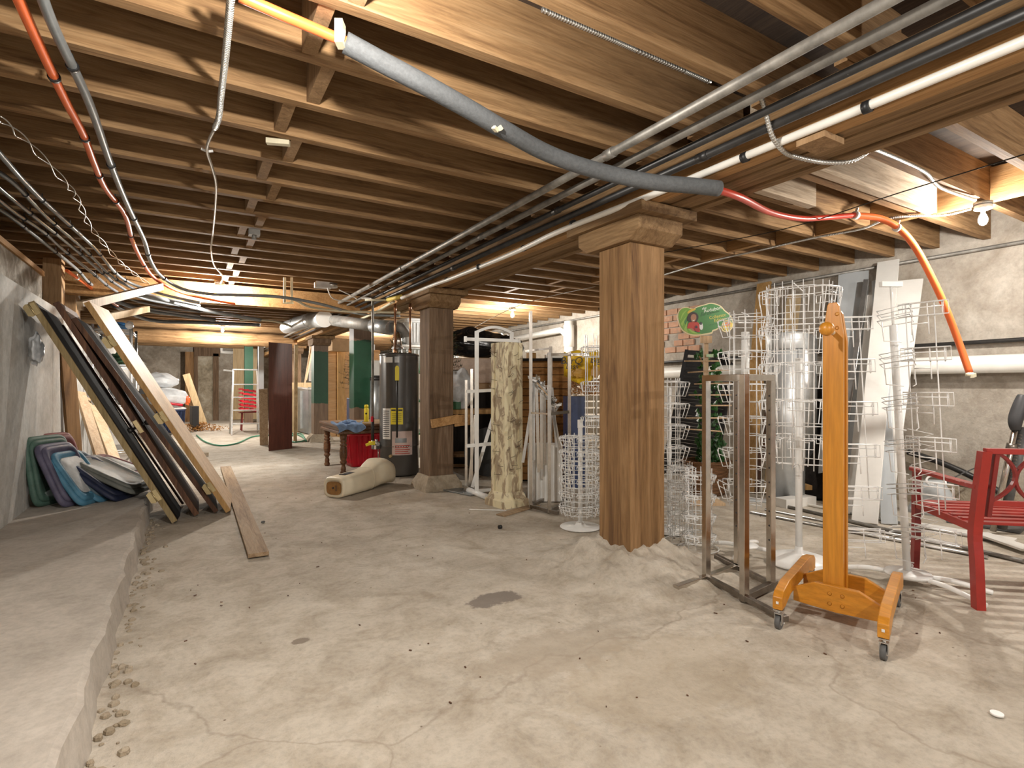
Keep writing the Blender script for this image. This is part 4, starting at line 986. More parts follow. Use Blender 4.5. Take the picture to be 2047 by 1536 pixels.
# partition of pale siding far behind the table
py0 = 13.6
ax = P(655, 700, Y=py0).x; bx_ = P(712, 700, Y=py0).x
b = MB(); zt = P(680, 702, Y=py0).z; z = 0; k = 0
while z < zt:
    b.add([(ax, py0, z), (bx_+.6, py0, z), (bx_+.6, py0-.012, z), (ax, py0-.012, z), (ax, py0, z+.17), (bx_+.6, py0, z+.17), (bx_+.6, py0-.002, z+.17), (ax, py0-.002, z+.17)], [(0, 1, 2, 3), (7, 6, 5, 4), (0, 4, 5, 1), (1, 5, 6, 2), (2, 6, 7, 3), (3, 7, 4, 0)]); z += .165
struct(b.build('wall_partition', M['siding']))
c = P(681, 750, Y=py0).x; b = MB(); b.bx(c-.09, c+.09, py0-.1, py0-.014, 0, zt+.02); struct(b.build('trim_4', M['pine_gold']))
b = MB(); b.bx(ax, bx_+.6, py0-.05, py0+.06, zt, zt+.02); struct(b.build('trim_5', M['pine_gold']))
a = P(676, 690, d=12.9); boxobj('hanging_box', (a.x, a.y, a.z), (.42, .3, .3), M['cardboard'], 'orange-brown box hung high beside the dark green post', 'box', .2)
a = P(695, 720, Y=18); b = MB(); b.bx(a.x-1.2, a.x+.9, 18, 18.05, 1.4, 2.7); tag(b.build('pale_sheet', M['board_white']), 'pale blue-white sheet beyond the cedar partition', 'sheet')

# ================================================================== CENTRE: table, heater, mannequin
tx0, tx1, ty0, ty1, th_ = 1.83, 2.80, 7.56, 8.62, .69
t = thing('carved_table', 'brown wooden table with turned fluted legs beside the water heater', 'table', (tx0, ty0, 0))
b = MB(); b.bx(tx0-.07, tx1+.05, ty0-.06, ty1+.06, th_-.035, th_); b.build('tabletop', M['table'], t, bevel=.008)
b = MB(); b.bx(tx0-.04, tx1+.02, ty0-.035, ty1+.035, th_-.085, th_-.035); b.build('moulding', M['table'], t, bevel=.012)
b = MB(); b.bx(tx0-.055, tx1+.035, ty0-.045, ty1+.045, th_-.13, th_-.085); b.build('apron', M['table'], t, bevel=.01)
b = MB(); b.bx(tx0+.12, tx1-.1, ty0+.12, ty1-.12, th_, th_+.003); b.build('top_inlay', M['plank'], t)
prof = [(.028, 0), (.04, .015), (.042, .04), (.030, .06), (.036, .075), (.034, .10), (.024, .125), (.030, .15), (.047, .165), (.047, .185), (.034, .195), (.040, .21), (.050, .26), (.052, .33), (.045, .36), (.05, .375), (.034, .385), (.046, .40), (.048, .42), (.032, .435), (.046, .455), (.046, .47), (.036, .48), (.045, .49), (.048, .56)]
flute = []
for x, y in ((tx0+.03, ty0+.03), (tx1-.06, ty0+.03), (tx0+.03, ty1-.03), (tx1-.06, ty1-.03)):
    b = MB(); n = 32; vs = []
    for r, z in prof:
        for k in range(n):
            q = 2*PI*k/n; rr = r*(1-(.10 if .205 < z < .365 and k % 2 else 0)); vs.append((x+rr*math.cos(q), y+rr*math.sin(q), z))
    b.add(vs, [(i*n+k, i*n+(k+1) % n, (i+1)*n+(k+1) % n, (i+1)*n+k) for i in range(len(prof)-1) for k in range(n)]+[tuple(range(n-1, -1, -1)), tuple((len(prof)-1)*n+k for k in range(n))], True)
    b.build('leg', M['table'], t)
# blue rag draped at corner
b = MB(); gx, gy = 22, 20; vs = []; cx_, cy_ = tx0+.10, ty0+.02
for j in range(gy+1):
    for i in range(gx+1):
        u = (i/gx-.5)*.40; v = (j/gy-.5)*.38; x = cx_+u*.9+.03*math.sin(v*30); y = cy_+v; z = th_+.012+.018*math.sin(u*38+v*11)+.014*math.sin(v*47)
        over = (ty0-.065)-y
        if over > 0: y = ty0-.068-.012*math.sin(u*45)-.01; z = th_+.012-over*(.95+.25*math.sin(u*21))
        vs.append((x, y, max(z, th_+.006) if over <= 0 else z))
b.add(vs, [(j*(gx+1)+i, j*(gx+1)+i+1, (j+1)*(gx+1)+i+1, (j+1)*(gx+1)+i) for j in range(gy) for i in range(gx)], True)
o = b.build('blue_rag', M['cloth']); so_ = o.modifiers.new('s', 'SOLIDIFY'); so_.thickness = .004; tag(o, 'crumpled light blue rag draped over the front edge of the carved table', 'cloth')
blob('blue_rag_fold', (cx_+.02, cy_+.05, th_+.03), (.09, .07, .035), M['cloth'], '', 'cloth', 41, .3, th_+.005, parent=o)
# spray can
a = P(733, 828, z=th_); t = thing('spray_can', 'tall bright yellow spray can standing on the carved table', 'spray can', (2.33, 8.15, th_+.003))
cxx, cyy = 2.30, 8.02; zb = th_+.004
b = MB(); b.lathe([(.030, zb), (.033, zb+.005), (.033, zb+.19), (.026, zb+.205)], 20, (cxx, cyy, 0)); b.build('can_body', M['yellow'], t)
b = MB(); b.lathe([(.030, zb+.205), (.030, zb+.235), (.026, zb+.25), (.01, zb+.252)], 20, (cxx, cyy, 0)); b.build('cap', M['yellow'], t)
b = MB(); b.tube([(cxx-.012, cyy-.031, zb+.12), (cxx-.012, cyy-.0345, zb+.12)], .014, 14); b.build('round_logo', M['ink'], t)
# red bin under table
binbox('red_bin', (2.37, 8.38, .01), (.56, .42, .50), M['red_plastic'], 'bright red ribbed plastic bin under the carved table', .05, ribs=2)

# water heater
hx_, hy_ = hc; R0 = .265; HT = 1.66
t = thing('water_heater', 'tall dark grey cylindrical water heater with yellow and white labels', 'water heater', (hx_, hy_, 0))
b = MB(); b.lathe([(R0-.02, .012), (R0-.004, .03), (R0, .04), (R0, .40), (R0+.004, .405), (R0+.004, .415), (R0, .42), (R0, HT-.03), (R0-.004, HT-.012), (R0-.02, HT)], 48, (hx_, hy_, 0)); b.build('tank', M['heater'], t)
b = MB(); b.lathe([(R0+.006, HT-.03), (R0+.006, HT-.012), (R0-.01, HT+.002), (.06, HT+.012), (.05, HT+.014)], 40, (hx_, hy_, 0)); b.build('top_pan', M['heater'], t)
tocam = math.atan2(-hy_, -hx_)
def patch(nm, ang0, ang1, z0, z1, m, rr=.004, par=None):
    b = MB(); vs = []; n = 8
    for k in range(n+1):
        q = ang0+(ang1-ang0)*k/n
        for z in (z0, z1): vs.append((hx_+(R0+rr)*math.cos(q), hy_+(R0+rr)*math.sin(q), z))
    b.add(vs, [(2*k, 2*k+2, 2*k+3, 2*k+1) for k in range(n)]); o = b.build(nm, m, par or t); s = o.modifiers.new('s', 'SOLIDIFY'); s.thickness = .002; return o
def ang(px):   # bearing on the tank for a photo column
    lat = (px-CX)/FPX*7.3-(.857*hx_-.515*hy_); s = max(-.98, min(.98, lat/R0)); return tocam-(-math.asin(s))*-1*-1 if False else tocam+math.asin(s)
zt = lambda py: CH+(HY-py)/FPX*7.22
patch('warning_label', ang(775.5), ang(799), zt(849), zt(816), M['yellow'])
wl = patch('rating_label', ang(760), ang(775), zt(879), zt(817), M['paper'])
for k in range(14): patch('print_line', ang(761.5), ang(773), zt(823+k*3.9), zt(821.8+k*3.9), M['ink'], .007, wl)
wl = t.children[2] if False else None
pk = patch('paper_sheet', ang(778), ang(817), zt(911), zt(863), M['paper_pink'])
patch('print_block', ang(784), ang(806), zt(886), zt(877), M['sheet'], .008, pk)
for k in range(5): patch('print_line', ang(784), ang(812-3*(k % 2)), zt(892.5+k*4), zt(891+k*4), M['red_hose'], .008, pk)
patch('warning_bar', ang(777), ang(785), zt(822), zt(819), M['ink'], .008); patch('warning_bar', ang(790), ang(798), zt(822), zt(819), M['ink'], .008)
for k in range(5): patch('print_line', ang(778), ang(796), zt(828+k*4), zt(827.2+k*4), M['ink'], .008)
patch('small_label', ang(762), ang(779), zt(725), zt(714), M['paper']); patch('small_label', ang(783), ang(792), zt(725), zt(713), M['bag_clear'])
# relief valve pipe with yellow tag
qa = ang(788); rx, ry = hx_+(R0+.03)*math.cos(qa), hy_+(R0+.03)*math.sin(qa)
b = MB(); b.tube([(rx, ry, zt(875)), (rx, ry, zt(738)), ], .012, 10); b.tube([(rx, ry, zt(738)), (hx_+(R0-.01)*math.cos(qa), hy_+(R0-.01)*math.sin(qa), zt(733))], .016, 10); b.build('relief_pipe', M['pipe_black'], t)
b = MB(); b.prism([(-.026, -.10), (.026, -.10), (.026, .07), (.014, .095), (-.014, .095), (-.026, .07)], .006, M4((rx-.022*math.cos(qa)*-1, ry-.03, zt(746)), (.97, -.25, 0), (0, 0, 1))); b.build('yellow_tag', M['yellow'], t)
# draft hood legs
b = MB(); b.lathe([(.09, HT+.07), (.085, HT+.085), (.06, HT+.10), (.058, HT+.12)], 20, (hx_-.02, hy_, 0))
for k in range(4):
    q = k*PI/2+.4; b.bar((hx_-.02+.08*math.cos(q), hy_+.08*math.sin(q), HT+.005), (hx_-.02+.08*math.cos(q), hy_+.08*math.sin(q), HT+.075), .012, .006)
b.build('draft_hood', M['galv'], t)
for dx, nm, m, top in ((-.09, 'water_pipe', 'copper', 2.34), (.115, 'water_pipe', 'copper', 2.36)):
    b = MB(); px_, py_ = hx_+dx*.857, hy_-dx*.515-.10
    b.tube([(px_, py_, HT-.01), (px_, py_, HT+.07)], .022, 10); b.tube([(px_, py_, HT+.05), (px_, py_, top)], .014, 10); b.tube([(px_, py_, top-.12), (px_, py_, top-.02)], .02, 10); b.build(nm, M[m], t)
# gas valve and drain
q = ang(752); gx_, gy_ = hx_+(R0+.045)*math.cos(q), hy_+(R0+.045)*math.sin(q); gz = zt(893)
b = MB(); b.box((gx_, gy_, gz), (.09, .08, .10), (0, 0, .5)); b.tube([(gx_, gy_-.04, gz+.02), (gx_, gy_-.075, gz+.02)], .025, 12); b.tube([(gx_, gy_, gz+.04), (gx_, gy_, gz+.08)], .02, 10); b.tube([(gx_+.02, gy_-.02, gz-.05), (gx_+.02, gy_-.02, gz-.18)], .008, 8)
b.build('gas_valve', M['galv'], t)
b = MB(); b.tube(smooth([(gx_+.05, gy_-.04, gz+.03), (gx_+.10, gy_-.08, gz-.02), (gx_+.09, gy_-.05, gz-.14), (gx_+.04, gy_-.03, gz-.16)], 5), .005, 6); b.build('thin_tube', M['copper'], t)
q = ang(777); b = MB(); b.tube([(hx_+(R0-.01)*math.cos(q), hy_+(R0-.01)*math.sin(q), zt(912)), (hx_+(R0+.05)*math.cos(q), hy_+(R0+.05)*math.sin(q), zt(912))], .02, 10); b.build('drain_valve', M['brass'], t)
# black gas pipe dropping from ceiling
g = thing('gas_pipe', 'dark vertical gas pipe dropping from the ceiling pipes to the heater valve', 'pipe', (gx_-.13, gy_, 0))
xg, yg = P(745, 800, d=7.25).x, P(745, 800, d=7.25).y
b = MB(); b.tube(smooth([(xg-.05, yg+.35, 2.44), (xg-.02, yg+.1, 2.40), (xg, yg, 2.38)], 3)+[Vector((xg, yg, 2.2)), Vector((xg, yg, .52))], .017, 10); b.build('pipe_drop', M['pipe_grey'], g)
b = MB(); b.tube([(xg, yg, .80), (xg, yg, .50)], .022, 10); b.build('lower_sleeve', M['pipe_black'], g)
b = MB(); b.box((xg-.01, yg, .46), (.07, .05, .05), (0, 0, .3)); b.bar((xg, yg-.03, .47), (xg-.10, yg-.03, .44), .02, .035); b.build('yellow_valve', M['yellow'], g)
b = MB(); b.tube([(xg, yg, .50), (xg, yg, .38)], .018, 10); b.tube([(xg, yg, .46), (gx_, gy_, gz)], .014, 8); b.build('valve_body', M['galv'], g)
b = MB(); b.box((xg-.015, yg-.02, .78), (.03, .02, .07)); b.build('red_tag', M['red_plastic'], g)

# mannequin lower leg form lying on the floor
A = FL(667, 996)+Vector((0, .0, 0)); Bq = FL(780, 966); ax_ = (Bq-A); ax_.z = 0; Lm = ax_.length; ax_.normalize(); sd = Vector((ax_.y, -ax_.x, 0))
t = thing('mannequin_form', 'cream hollow mannequin leg form lying on the floor before the water heater', 'mannequin', tuple(A))
secs = [(0, .135, .105, 0), (.02, .142, .112, 0), (.18, .142, .115, 0), (.32, .14, .118, .0), (.43, .138, .122, .0), (.50, .135, .125, .01), (.56, .135, .13, .015), (.62, .145, .145, .03), (.72, .165, .16, .055), (.82, .175, .155, .06), (.91, .16, .135, .045), (.97, .11, .095, .02), (1.0, .03, .03, .01)]
def mring(u, rw, rh, off, e=.55, sc=1.0):
    out = []
    for k in range(32):
        q = 2*PI*k/32; c_, s_2 = math.cos(q), math.sin(q)
        x = math.copysign(abs(c_)**e, c_)*rw*sc; z = math.copysign(abs(s_2)**e, s_2)*rh*sc
        out.append(A+ax_*u*Lm+sd*(x+off*-.3)+Z_*(rh+z+.004+off*.4))
    return out
b = MB(); rr = [mring(.012, .105, .078, 0, .6, 1)]+[mring(0, .105, .078, 0, .6)]
rr = [[p+Z_*.03 for p in r] for r in rr]
rings = [rr[0], rr[1]]+[mring(u, a1, a2, off, .55+.35*max(0, (u-.4))) for u, a1, a2, off in secs]
b.loft(rings, True, True); b.build('form_shell', M['manne'], t)
b = MB(); b.loft([[p+Z_*.03-ax_*.004 for p in mring(0, .098, .072, 0, .6)], [p+Z_*.03+ax_*.01 for p in mring(0, .098, .072, 0, .6)]], True, False); b.build('brown_core', M['manne_in'], t)
b = MB(); c_ = A-ax_*.006+Z_*.11; b.tube([c_, c_-ax_*.008], .010, 10); b.bar(c_+sd*.04+Z_*.03-ax_*.004, c_+sd*.04-Z_*.03-ax_*.004, .006, .01); b.build('core_fitting', M['ink'], t)
b = MB(); c_ = A+ax_*.21*Lm+Z_*.236; b.prism([(-.10, -.028), (.10, -.045), (.09, .04), (-.09, .045)], .006, M4(c_, ax_, sd)); b.build('slot', M['ink'], t)
b = MB()
rg = mring(.52, .139, .128, .01, .6); b.tube(rg, .004, 5, closed=True); b.build('seam_ring', M['manne'], t)
# ================================================================== RIGHT SIDE
RV = Vector((FY, -FX, 0)); FV = Vector((FX, FY, 0))   # sideways and away, used for turning things on the floor
# ---- wire display towers
def tower(name, lab, c, R, z0, z1, tiers, nv, pk, pole=None, base=None, r=.0032, ph=.10, pd=.07, tilt=(0, 0), rot0=.2, arc=(0, 2*PI), m='wire', cat='display rack'):
    c = Vector(c); t = thing(name, lab, cat, (c.x, c.y, 0))
    def pt(a, rad, z): return Vector((c.x+tilt[0]*z+rad*math.cos(a), c.y+tilt[1]*z+rad*math.sin(a), z))
    A = [arc[0]+(arc[1]-arc[0])*(k+.5)/nv+rot0 for k in range(nv)]
    full = abs(arc[1]-arc[0]-2*PI) < .01
    b = MB()
    for a in A: b.tube([pt(a, R, z0), pt(a, R, z1)], r, 5)
    b.build('vertical_wires', M[m], t)
    for ti in range(tiers):
        z = z0+(z1-z0)*(ti+.5)/tiers-.5*ph; b = MB()
        for zz in (z, z+ph):
            rg = [pt(arc[0]+rot0+(arc[1]-arc[0])*k/24, R, zz) for k in range(24 if full else 25)]
            b.tube(rg, r, 5, closed=full)
        for k in range(pk):
            a0 = arc[0]+rot0+(arc[1]-arc[0])*(k+.12)/pk; a1 = arc[0]+rot0+(arc[1]-arc[0])*(k+.88)/pk; o = R+pd
            for aa in (a0+(a1-a0)*.2, a0+(a1-a0)*.8):
                b.tube([pt(aa, R, z), pt(aa, R+pd*.55, z-.004), pt(aa, o, z+ph*.9)], r, 5)
            b.tube([pt(a0, R, z+ph), pt(a0, o, z+ph*.95), pt(a1, o, z+ph*.95), pt(a1, R, z+ph)], r, 5)
            b.tube([pt(a0, o, z+ph*.95), pt(a0, o, z+ph*.62), pt(a1, o, z+ph*.62), pt(a1, o, z+ph*.95)], r, 5)
        b.build('wire_pocket_tier', M[m], t)
    if pole:
        pr, pz0, pz1 = pole; b = MB(); b.tube([pt(0, 0, pz0), pt(0, 0, pz1)], pr, 14); b.build('pole', M['white'], t)
        b = MB()
        for zz in (z0+.02, z1-.02):
            for k in range(4): b.tube([pt(k*PI/2+.4, 0, zz), pt(k*PI/2+.4, R, zz)], r*1.1, 5)
        b.build('spokes', M[m], t)
    if base == 'disc':
        b = MB(); b.lathe([(.17, 0.003), (.175, .008), (.17, .014), (.05, .022), (.03, .05), (.02, .055)], 36, (c.x, c.y, 0)); b.build('base_disc', M['white'], t)
    elif base == 'dome':
        b = MB(); b.lathe([(.20, 0.003), (.205, .02), (.18, .045), (.10, .07), (.03, .08), (.022, .12)], 36, (c.x, c.y, 0)); b.build('base_dome', M['white'], t)
    elif base == 'legs':
        b = MB(); b.lathe([(.085, .055), (.09, .062), (.085, .07), (.03, .075)], 24, (c.x, c.y, 0)); b.build('base_plate', M['white'], t)
        for k in range(4):
            a = k*PI/2+.35; b = MB(); b.tube(smooth([pt(a, .03, .055), pt(a, .14, .055), pt(a, .24, .035), pt(a, .30, .018)], 4), .015, 10); b.build('leg', M['white'], t)
    elif base == 'ring':
        b = MB(); rg = [pt(2*PI*k/24, R+.05, .006) for k in range(24)]; b.tube(rg, r*1.3, 5, closed=True)
        for k in range(3): b.tube([pt(k*2.1, R+.05, .006), pt(k*2.1, R, z0)], r*1.3, 5)
        b.build('base_ring', M[m], t)
    return t
cA = FL(1160, 1055)
tower('wire_spinner', 'short white wire spinner with round base left of the near post', cA, .13, .10, .80, 6, 14, 7, pole=(.02, .02, .90), base='disc', pd=.055, ph=.075)
a = cA+Z_*.89; b = MB(); b.box(a, (.06, .02, .07), (0, 0, .4)); o = b.build('pole_bracket', M['white']); tag(o, 'small white clip plate on top of the short wire spinner pole', 'plate')
cB = P(1190, 1000, d=5.3); cB.z = 0
tower('tall_wire_rack', 'tall thin white wire rack seen just left of the near post, behind the spinner', cB, .10, .02, 1.72, 5, 6, 4, r=.0035, pd=.05, base='ring')
cC = P(1338, 1070, d=4.55); cC.z = 0
tower('wire_pocket_rack', 'white wire pocket rack directly right of the near post, shoulder height', cC, .085, .03, 1.28, 7, 8, 4, pole=(.012, 0, 1.2), base='disc', pd=.08, ph=.12)
cD0 = P(1396, 1095, d=4.05); cD0.z = 0
tower('wire_cage_rack', 'knee-high white wire cage standing between the near post and the chrome rack', cD0, .095, .01, .60, 4, 10, 5, r=.0035, pd=.03, ph=.06, base='ring')
cD1 = P(1362, 1085, d=4.25); cD1.z = 0
tower('wire_cage_rack', 'knee-high thin wire cage closest to the near post', cD1, .08, .01, .62, 5, 8, 4, r=.0028, pd=.03, ph=.05, base='ring')
cE = P(1490, 1108, d=3.92); cE.z = 0
tower('tall_wire_spinner', 'tall narrow white wire spinner on tube legs behind the chrome rack', cE, .105, .34, 1.75, 6, 8, 4, pole=(.028, .05, 1.60), base='legs', pd=.085, ph=.13)
cF = P(1597, 1128, d=3.70); cF.z = 0
tower('large_wire_spinner', 'large round white wire basket spinner behind the orange coat rack post', cF, .20, .66, 1.90, 5, 20, 8, pole=(.022, .03, 1.40), base='dome', pd=.055, ph=.17, r=.0032)
# ---- spinner with wing panels on the right
c = FL(1815, 1168); t = thing('wing_wire_spinner', 'white wire spinner with flat wing panels beside the red bench', 'display rack', tuple(c))
tl = RV*(-.057)
def wp(r_, z, f=0): return c+tl*z+RV*r_+FV*f+Z_*z
b = MB(); b.tube([wp(0, .05), wp(0, 1.58)], .021, 14); b.build('pole', M['white'], t)
b = MB(); b.tube([wp(0, 1.56), wp(0, 1.82)], .007, 8); b.box(wp(0, 1.83), (.13, .03, .03), (0, 0, -.5)); b.build('sign_holder', M['white'], t)
b = MB(); b.lathe([(.12, .055), (.125, .065), (.12, .075), (.05, .08), (.035, .085)], 28, tuple(c)); b.build('base_plate', M['white'], t)
for a_ in (-.45, -1.15, .9, 2.4):
    d_ = Vector((math.cos(a_-.55), math.sin(a_-.55), 0)); b = MB(); b.tube(smooth([c+d_*.05+Z_*.055, c+d_*.2+Z_*.055, c+d_*.33+Z_*.03, c+d_*.40+Z_*.014], 4), .015, 10); b.build('leg', M['white'], t)
rw = .0034
def wing(r0, r1, f0, f1, n_t, zt):
    b = MB()
    for r_, f in ((r0+(r1-r0)*.17, f0+(f1-f0)*.17), (r0+(r1-r0)*.80, f0+(f1-f0)*.80)):
        b.tube([wp(r_, .50, f), wp(r_, zt+.08, f)], rw, 5)
    b.build('wing_uprights', M['wire'], t)
    for k in range(n_t):
        z = zt-.262*k; b = MB(); q = lambda s, zz, o=0: wp(r0+(r1-r0)*s, zz, f0+(f1-f0)*s-o)
        for zz in (z+.075, z+.048, z): b.tube([q(0, zz), q(1, zz)], rw, 5)
        for o in (.0, .035):
            b.tube([q(0, z, o), q(0, z+.075, o), q(1, z+.075, o), q(1, z, o)], rw, 5, closed=True)
        for s in (.3, .65, .97): b.tube([q(s, z+.075), q(s, z-.01)], rw, 5)
        b.tube([q(.3, z), q(.28, z-.11)], rw, 5); b.tube([q(.66, z), q(.66, z-.11)], rw, 5); b.tube([q(.3, z-.045), q(.66, z-.045)], rw, 5)
        b.build('wire_pocket_tier', M['wire'], t)
wing(.0, .13, -.05, -.23, 6, 1.62)
wing(-.40, -.12, .08, .04, 6, 1.56)
for k in range(6):
    b = MB(); z = 1.60-.262*k
    for zz in (z, z+.035, z+.06):
        b.tube([wp(-.11, zz, -.02), wp(0, zz+.03, -.14), wp(.11, zz, -.02), wp(0, zz-.02, .1)], rw, 5, closed=True)
    for s in (-.09, .09): b.tube([wp(s, z, -.03), wp(s, z-.12, -.04), wp(s*.3, z-.13, -.10)], rw, 5)
    b.build('diamond_pocket', M['wire'], t)
for k in range(9):
    b = MB(); z = .95-.075*k; b.tube([wp(.03, z, -.03), wp(.16, z-.03, -.06), wp(.04, z-.07, -.03)], rw, 5); b.build('zigzag_wire', M['wire'], t)

# ---- chrome four-post rack
def chrome_rack():
    A_, B_, C_, D_ = FL(1412, 1166), FL(1488, 1207), FL(1475, 1143), FL(1541, 1180)
    t = thing('chrome_rack', 'square-tube chrome clothes rack standing right of the near post', 'rack', tuple(A_)); h = 1.275
    for p, m in ((A_, 'chrome'), (B_, 'chrome'), (C_, 'chrome'), (D_, 'chrome')):
        b = MB(); b.bar(p+Z_*.045, p+Z_*(h+.0), .037, .037, RV+FV*.4); b.build('upright', M[m], t, bevel=.002)
        if p in (C_, D_):
            b = MB(); nrm = ((A_-C_)).normalized()
            for k in range(11):
                q = p+Z_*(.30+.085*k)+ (B_-D_).normalized()*.019; b.tube([q-nrm*.001, q+(B_-D_).normalized()*.0015], .0055, 8)
            b.build('peg_holes', M['ink'], t)
    for p, q in ((A_, C_), (A_, B_), (B_, D_)):
        b = MB(); b.bar(p+Z_*(h-.018), q+Z_*(h-.018), .036, .036); b.build('top_rail', M['chrome'], t, bevel=.002)
    e = (A_-C_).normalized()
    b = MB(); b.bar(A_+e*.30+Z_*.032, C_+Z_*.032, .038, .038); b.build('foot_bar', M['chrome'], t, bevel=.002)
    b = MB(); b.bar(B_+e*.02+Z_*.032, D_-e*.05+Z_*.032, .038, .038); b.build('foot_bar', M['steel_dark'], t, bevel=.002)
    l = (B_-A_).normalized()
    b = MB(); b.bar(A_+Z_*.036, B_+l*.30+Z_*.036, .032, .03); b.build('base_rail', M['steel_dark'], t, bevel=.002)
    b = MB(); b.bar(C_-l*.22+Z_*.036, D_+Z_*.036, .032, .03); b.build('base_rail', M['steel_dark'], t, bevel=.002)
    for q in (A_+e*.27, B_+l*.27, C_-l*.2):
        b = MB(); b.tube([q+Z_*.001, q+Z_*.014], .014, 10); b.build('glide', M['white'], t)
chrome_rack()

# ---- oak coat rack on casters
k1, k2, k3 = FL(1557, 1258), FL(1767, 1320), FL(1795, 1213)
uu = (k2-k1); ul = uu.length; uu.normalize(); vv = k3-k2; vl = vv.length; vv.normalize()
t = thing('coat_rack', 'orange-varnished wooden coat rack on four black caster wheels', 'coat rack', tuple((k1+k3)/2))
side = [(-.03, .105), (-.03, .165), (.0, .19), (.12, .21), (vl-.12, .21), (vl, .19), (vl+.03, .165), (vl+.03, .105), (vl-.04, .105), (vl-.15, .135), (.15, .135), (.04, .105)]
for o_ in (k1, k2):
    b = MB(); b.prism(side, .045, M4(o_, vv, Z_)); b.build('side_board', M['oak_x'], t, bevel=.004)
    for f in (-.032,):
        b = MB(); b.box(o_+vv*f+Z_*.14, (.012, .003, .012), (0, 0, math.atan2(uu.y, uu.x))); b.build('end_plug', M['paper'], t)
for f in (.30, .62):
    cb = [(.022, .085), (.022, .155), (ul*.28, .205), (ul*.72, .205), (ul-.022, .155), (ul-.022, .085), (ul*.5, .075)]
    b = MB(); b.prism(cb, .028, M4(k1+vv*vl*f, uu, Z_)); b.build('cross_board', M['oak_x'], t, bevel=.003)
def pboard(f, ztop, zlow, du=0):
    o_ = k1+vv*vl*f+uu*(ul*.5+du-.018); w2 = .046
    pl = [(-w2, zlow), (-w2, ztop-.16), (-w2*.55, ztop-.015), (-w2*.4, ztop), (w2*.4, ztop), (w2*.55, ztop-.015), (w2, ztop-.16), (w2, zlow)]
    b = MB(); b.prism(pl, .030, M4(o_, uu, Z_)); b.build('upright_board', M['oak'], t, bevel=.003); return o_
o1 = pboard(.345, 1.63, .09); o2 = pboard(.50, 1.60, .09)
b = MB(); b.bar((o1+o2)/2+Z_*.10, (o1+o2)/2+Z_*1.30, vl*.155-.03, .05, uu); b.build('spacer_board', M['oak'], t)
zr = 1.47
b = MB(); b.tube([o1-vv*.17+Z_*(zr+.012), o2+vv*.14+Z_*zr], .012, 10); b.build('peg_rod', M['pine'], t)
b = MB(); kb = o1-vv*.19+Z_*(zr+.012); rr = [(max(.004, .034*math.sin(PI*k/10)), -.034*math.cos(PI*k/10)) for k in range(11)]; b.lathe(rr, 18, tuple(kb)); b.build('ball_knob', M['oak'], t)
b = MB(); kb = o2+vv*.16+Z_*zr; b.lathe([(x*.5, z*.5) for x, z in rr], 14, tuple(kb)); b.build('ball_knob', M['pine'], t)
b = MB(); b.tube([o2+vv*.01+Z_*.66, o2+vv*.10+Z_*.68], .009, 8); b.build('lower_peg', M['oak'], t)
for f, zs_ in ((.345, (1.57, 1.50)), (.30, (.165, .115))):
    for z in zs_:
        for du in ((0,) if z > 1 else (-.028, .028)):
            q = k1+vv*(vl*f-.0155)+uu*(ul*.5+du)+Z_*z; b = MB(); b.tube([q, q-vv*.004], [.010, .006], 10); b.build('wood_plug', M['oak_x'], t)
for q in (k1, k2, k3, k1+vv*vl):
    b = MB(); b.tube([q+Z_*.10, q+Z_*.075], .008, 8); b.box(q+Z_*.098, (.045, .045, .005), (0, 0, .4)); b.bar(q+Z_*.078+uu*.016, q+Z_*.030+uu*.016, .003, .03, vv); b.bar(q+Z_*.078-uu*.016, q+Z_*.030-uu*.016, .003, .03, vv); b.bar(q+Z_*.079-uu*.018, q+Z_*.079+uu*.018, .03, .004)
    b.build('caster_fork', M['galv'], t)
    b = MB(); b.tube([q+Z_*.035-uu*.011, q+Z_*.035+uu*.011], .034, 20); wh = b.build('caster_wheel', M['rubber'], t)
    b = MB(); b.tube([q+Z_*.035-uu*.014, q+Z_*.035+uu*.014], .014, 12); b.build('wheel_hub', M['galv'], wh)

# ---- red bench seen from behind
rl = FL(1956, 1218); fl = FL(1828, 1140); s = (fl-rl); s.z = 0; sdp = s.length; s.normalize(); l = Vector((s.y, -s.x, 0)); BL = 1.25
t = thing('red_bench', 'red painted metal garden bench with lattice back at the right edge', 'bench', tuple(rl))
for k in (0, 1):
    o_ = rl+l*BL*k; m = M['red_dark'] if k == 0 else M['red']
    pts = [o_-s*.0+Z_*.0, o_+s*.015+Z_*.25, o_+s*.03+Z_*.40, o_-s*.0+Z_*.60, o_-s*.05+Z_*.86]
    b = MB(); rings = []
    for p in smooth(pts, 4): rings.append([p+l*i*.022+s*j*.026 for i, j in ((-1, -1), (1, -1), (1, 1), (-1, 1))])
    b.loft(rings, True, False); b.build('rear_leg', M['red'], t)
    o2_ = o_+s*sdp
    rings = []
    for p in smooth([o2_, o2_-s*.02+Z_*.25, o2_-s*.02+Z_*.45, o2_-s*.03+Z_*.655], 4): rings.append([p+l*i*.018+s*j*.022 for i, j in ((-1, -1), (1, -1), (1, 1), (-1, 1))])
    b = MB(); b.loft(rings, True, False); b.build('front_leg', M['red_dark'], t)
    b = MB(); b.bar(o_-s*.01+Z_*.66, o2_+s*.02+Z_*.665, .05, .025); b.build('armrest', M['red'], t, bevel=.004)
    b = MB(); b.bar(o_+s*.02+Z_*.43, o2_+Z_*.44, .03, .04); b.build('seat_rail', M['red'], t)
for i in range(7):
    f = .05+sdp*(i+.2)/7.0; b = MB(); b.bar(rl+s*f+Z_*.455, rl+l*BL+s*f+Z_*.455, .045, .016); b.build('seat_slat', M['red'], t, bevel=.003)
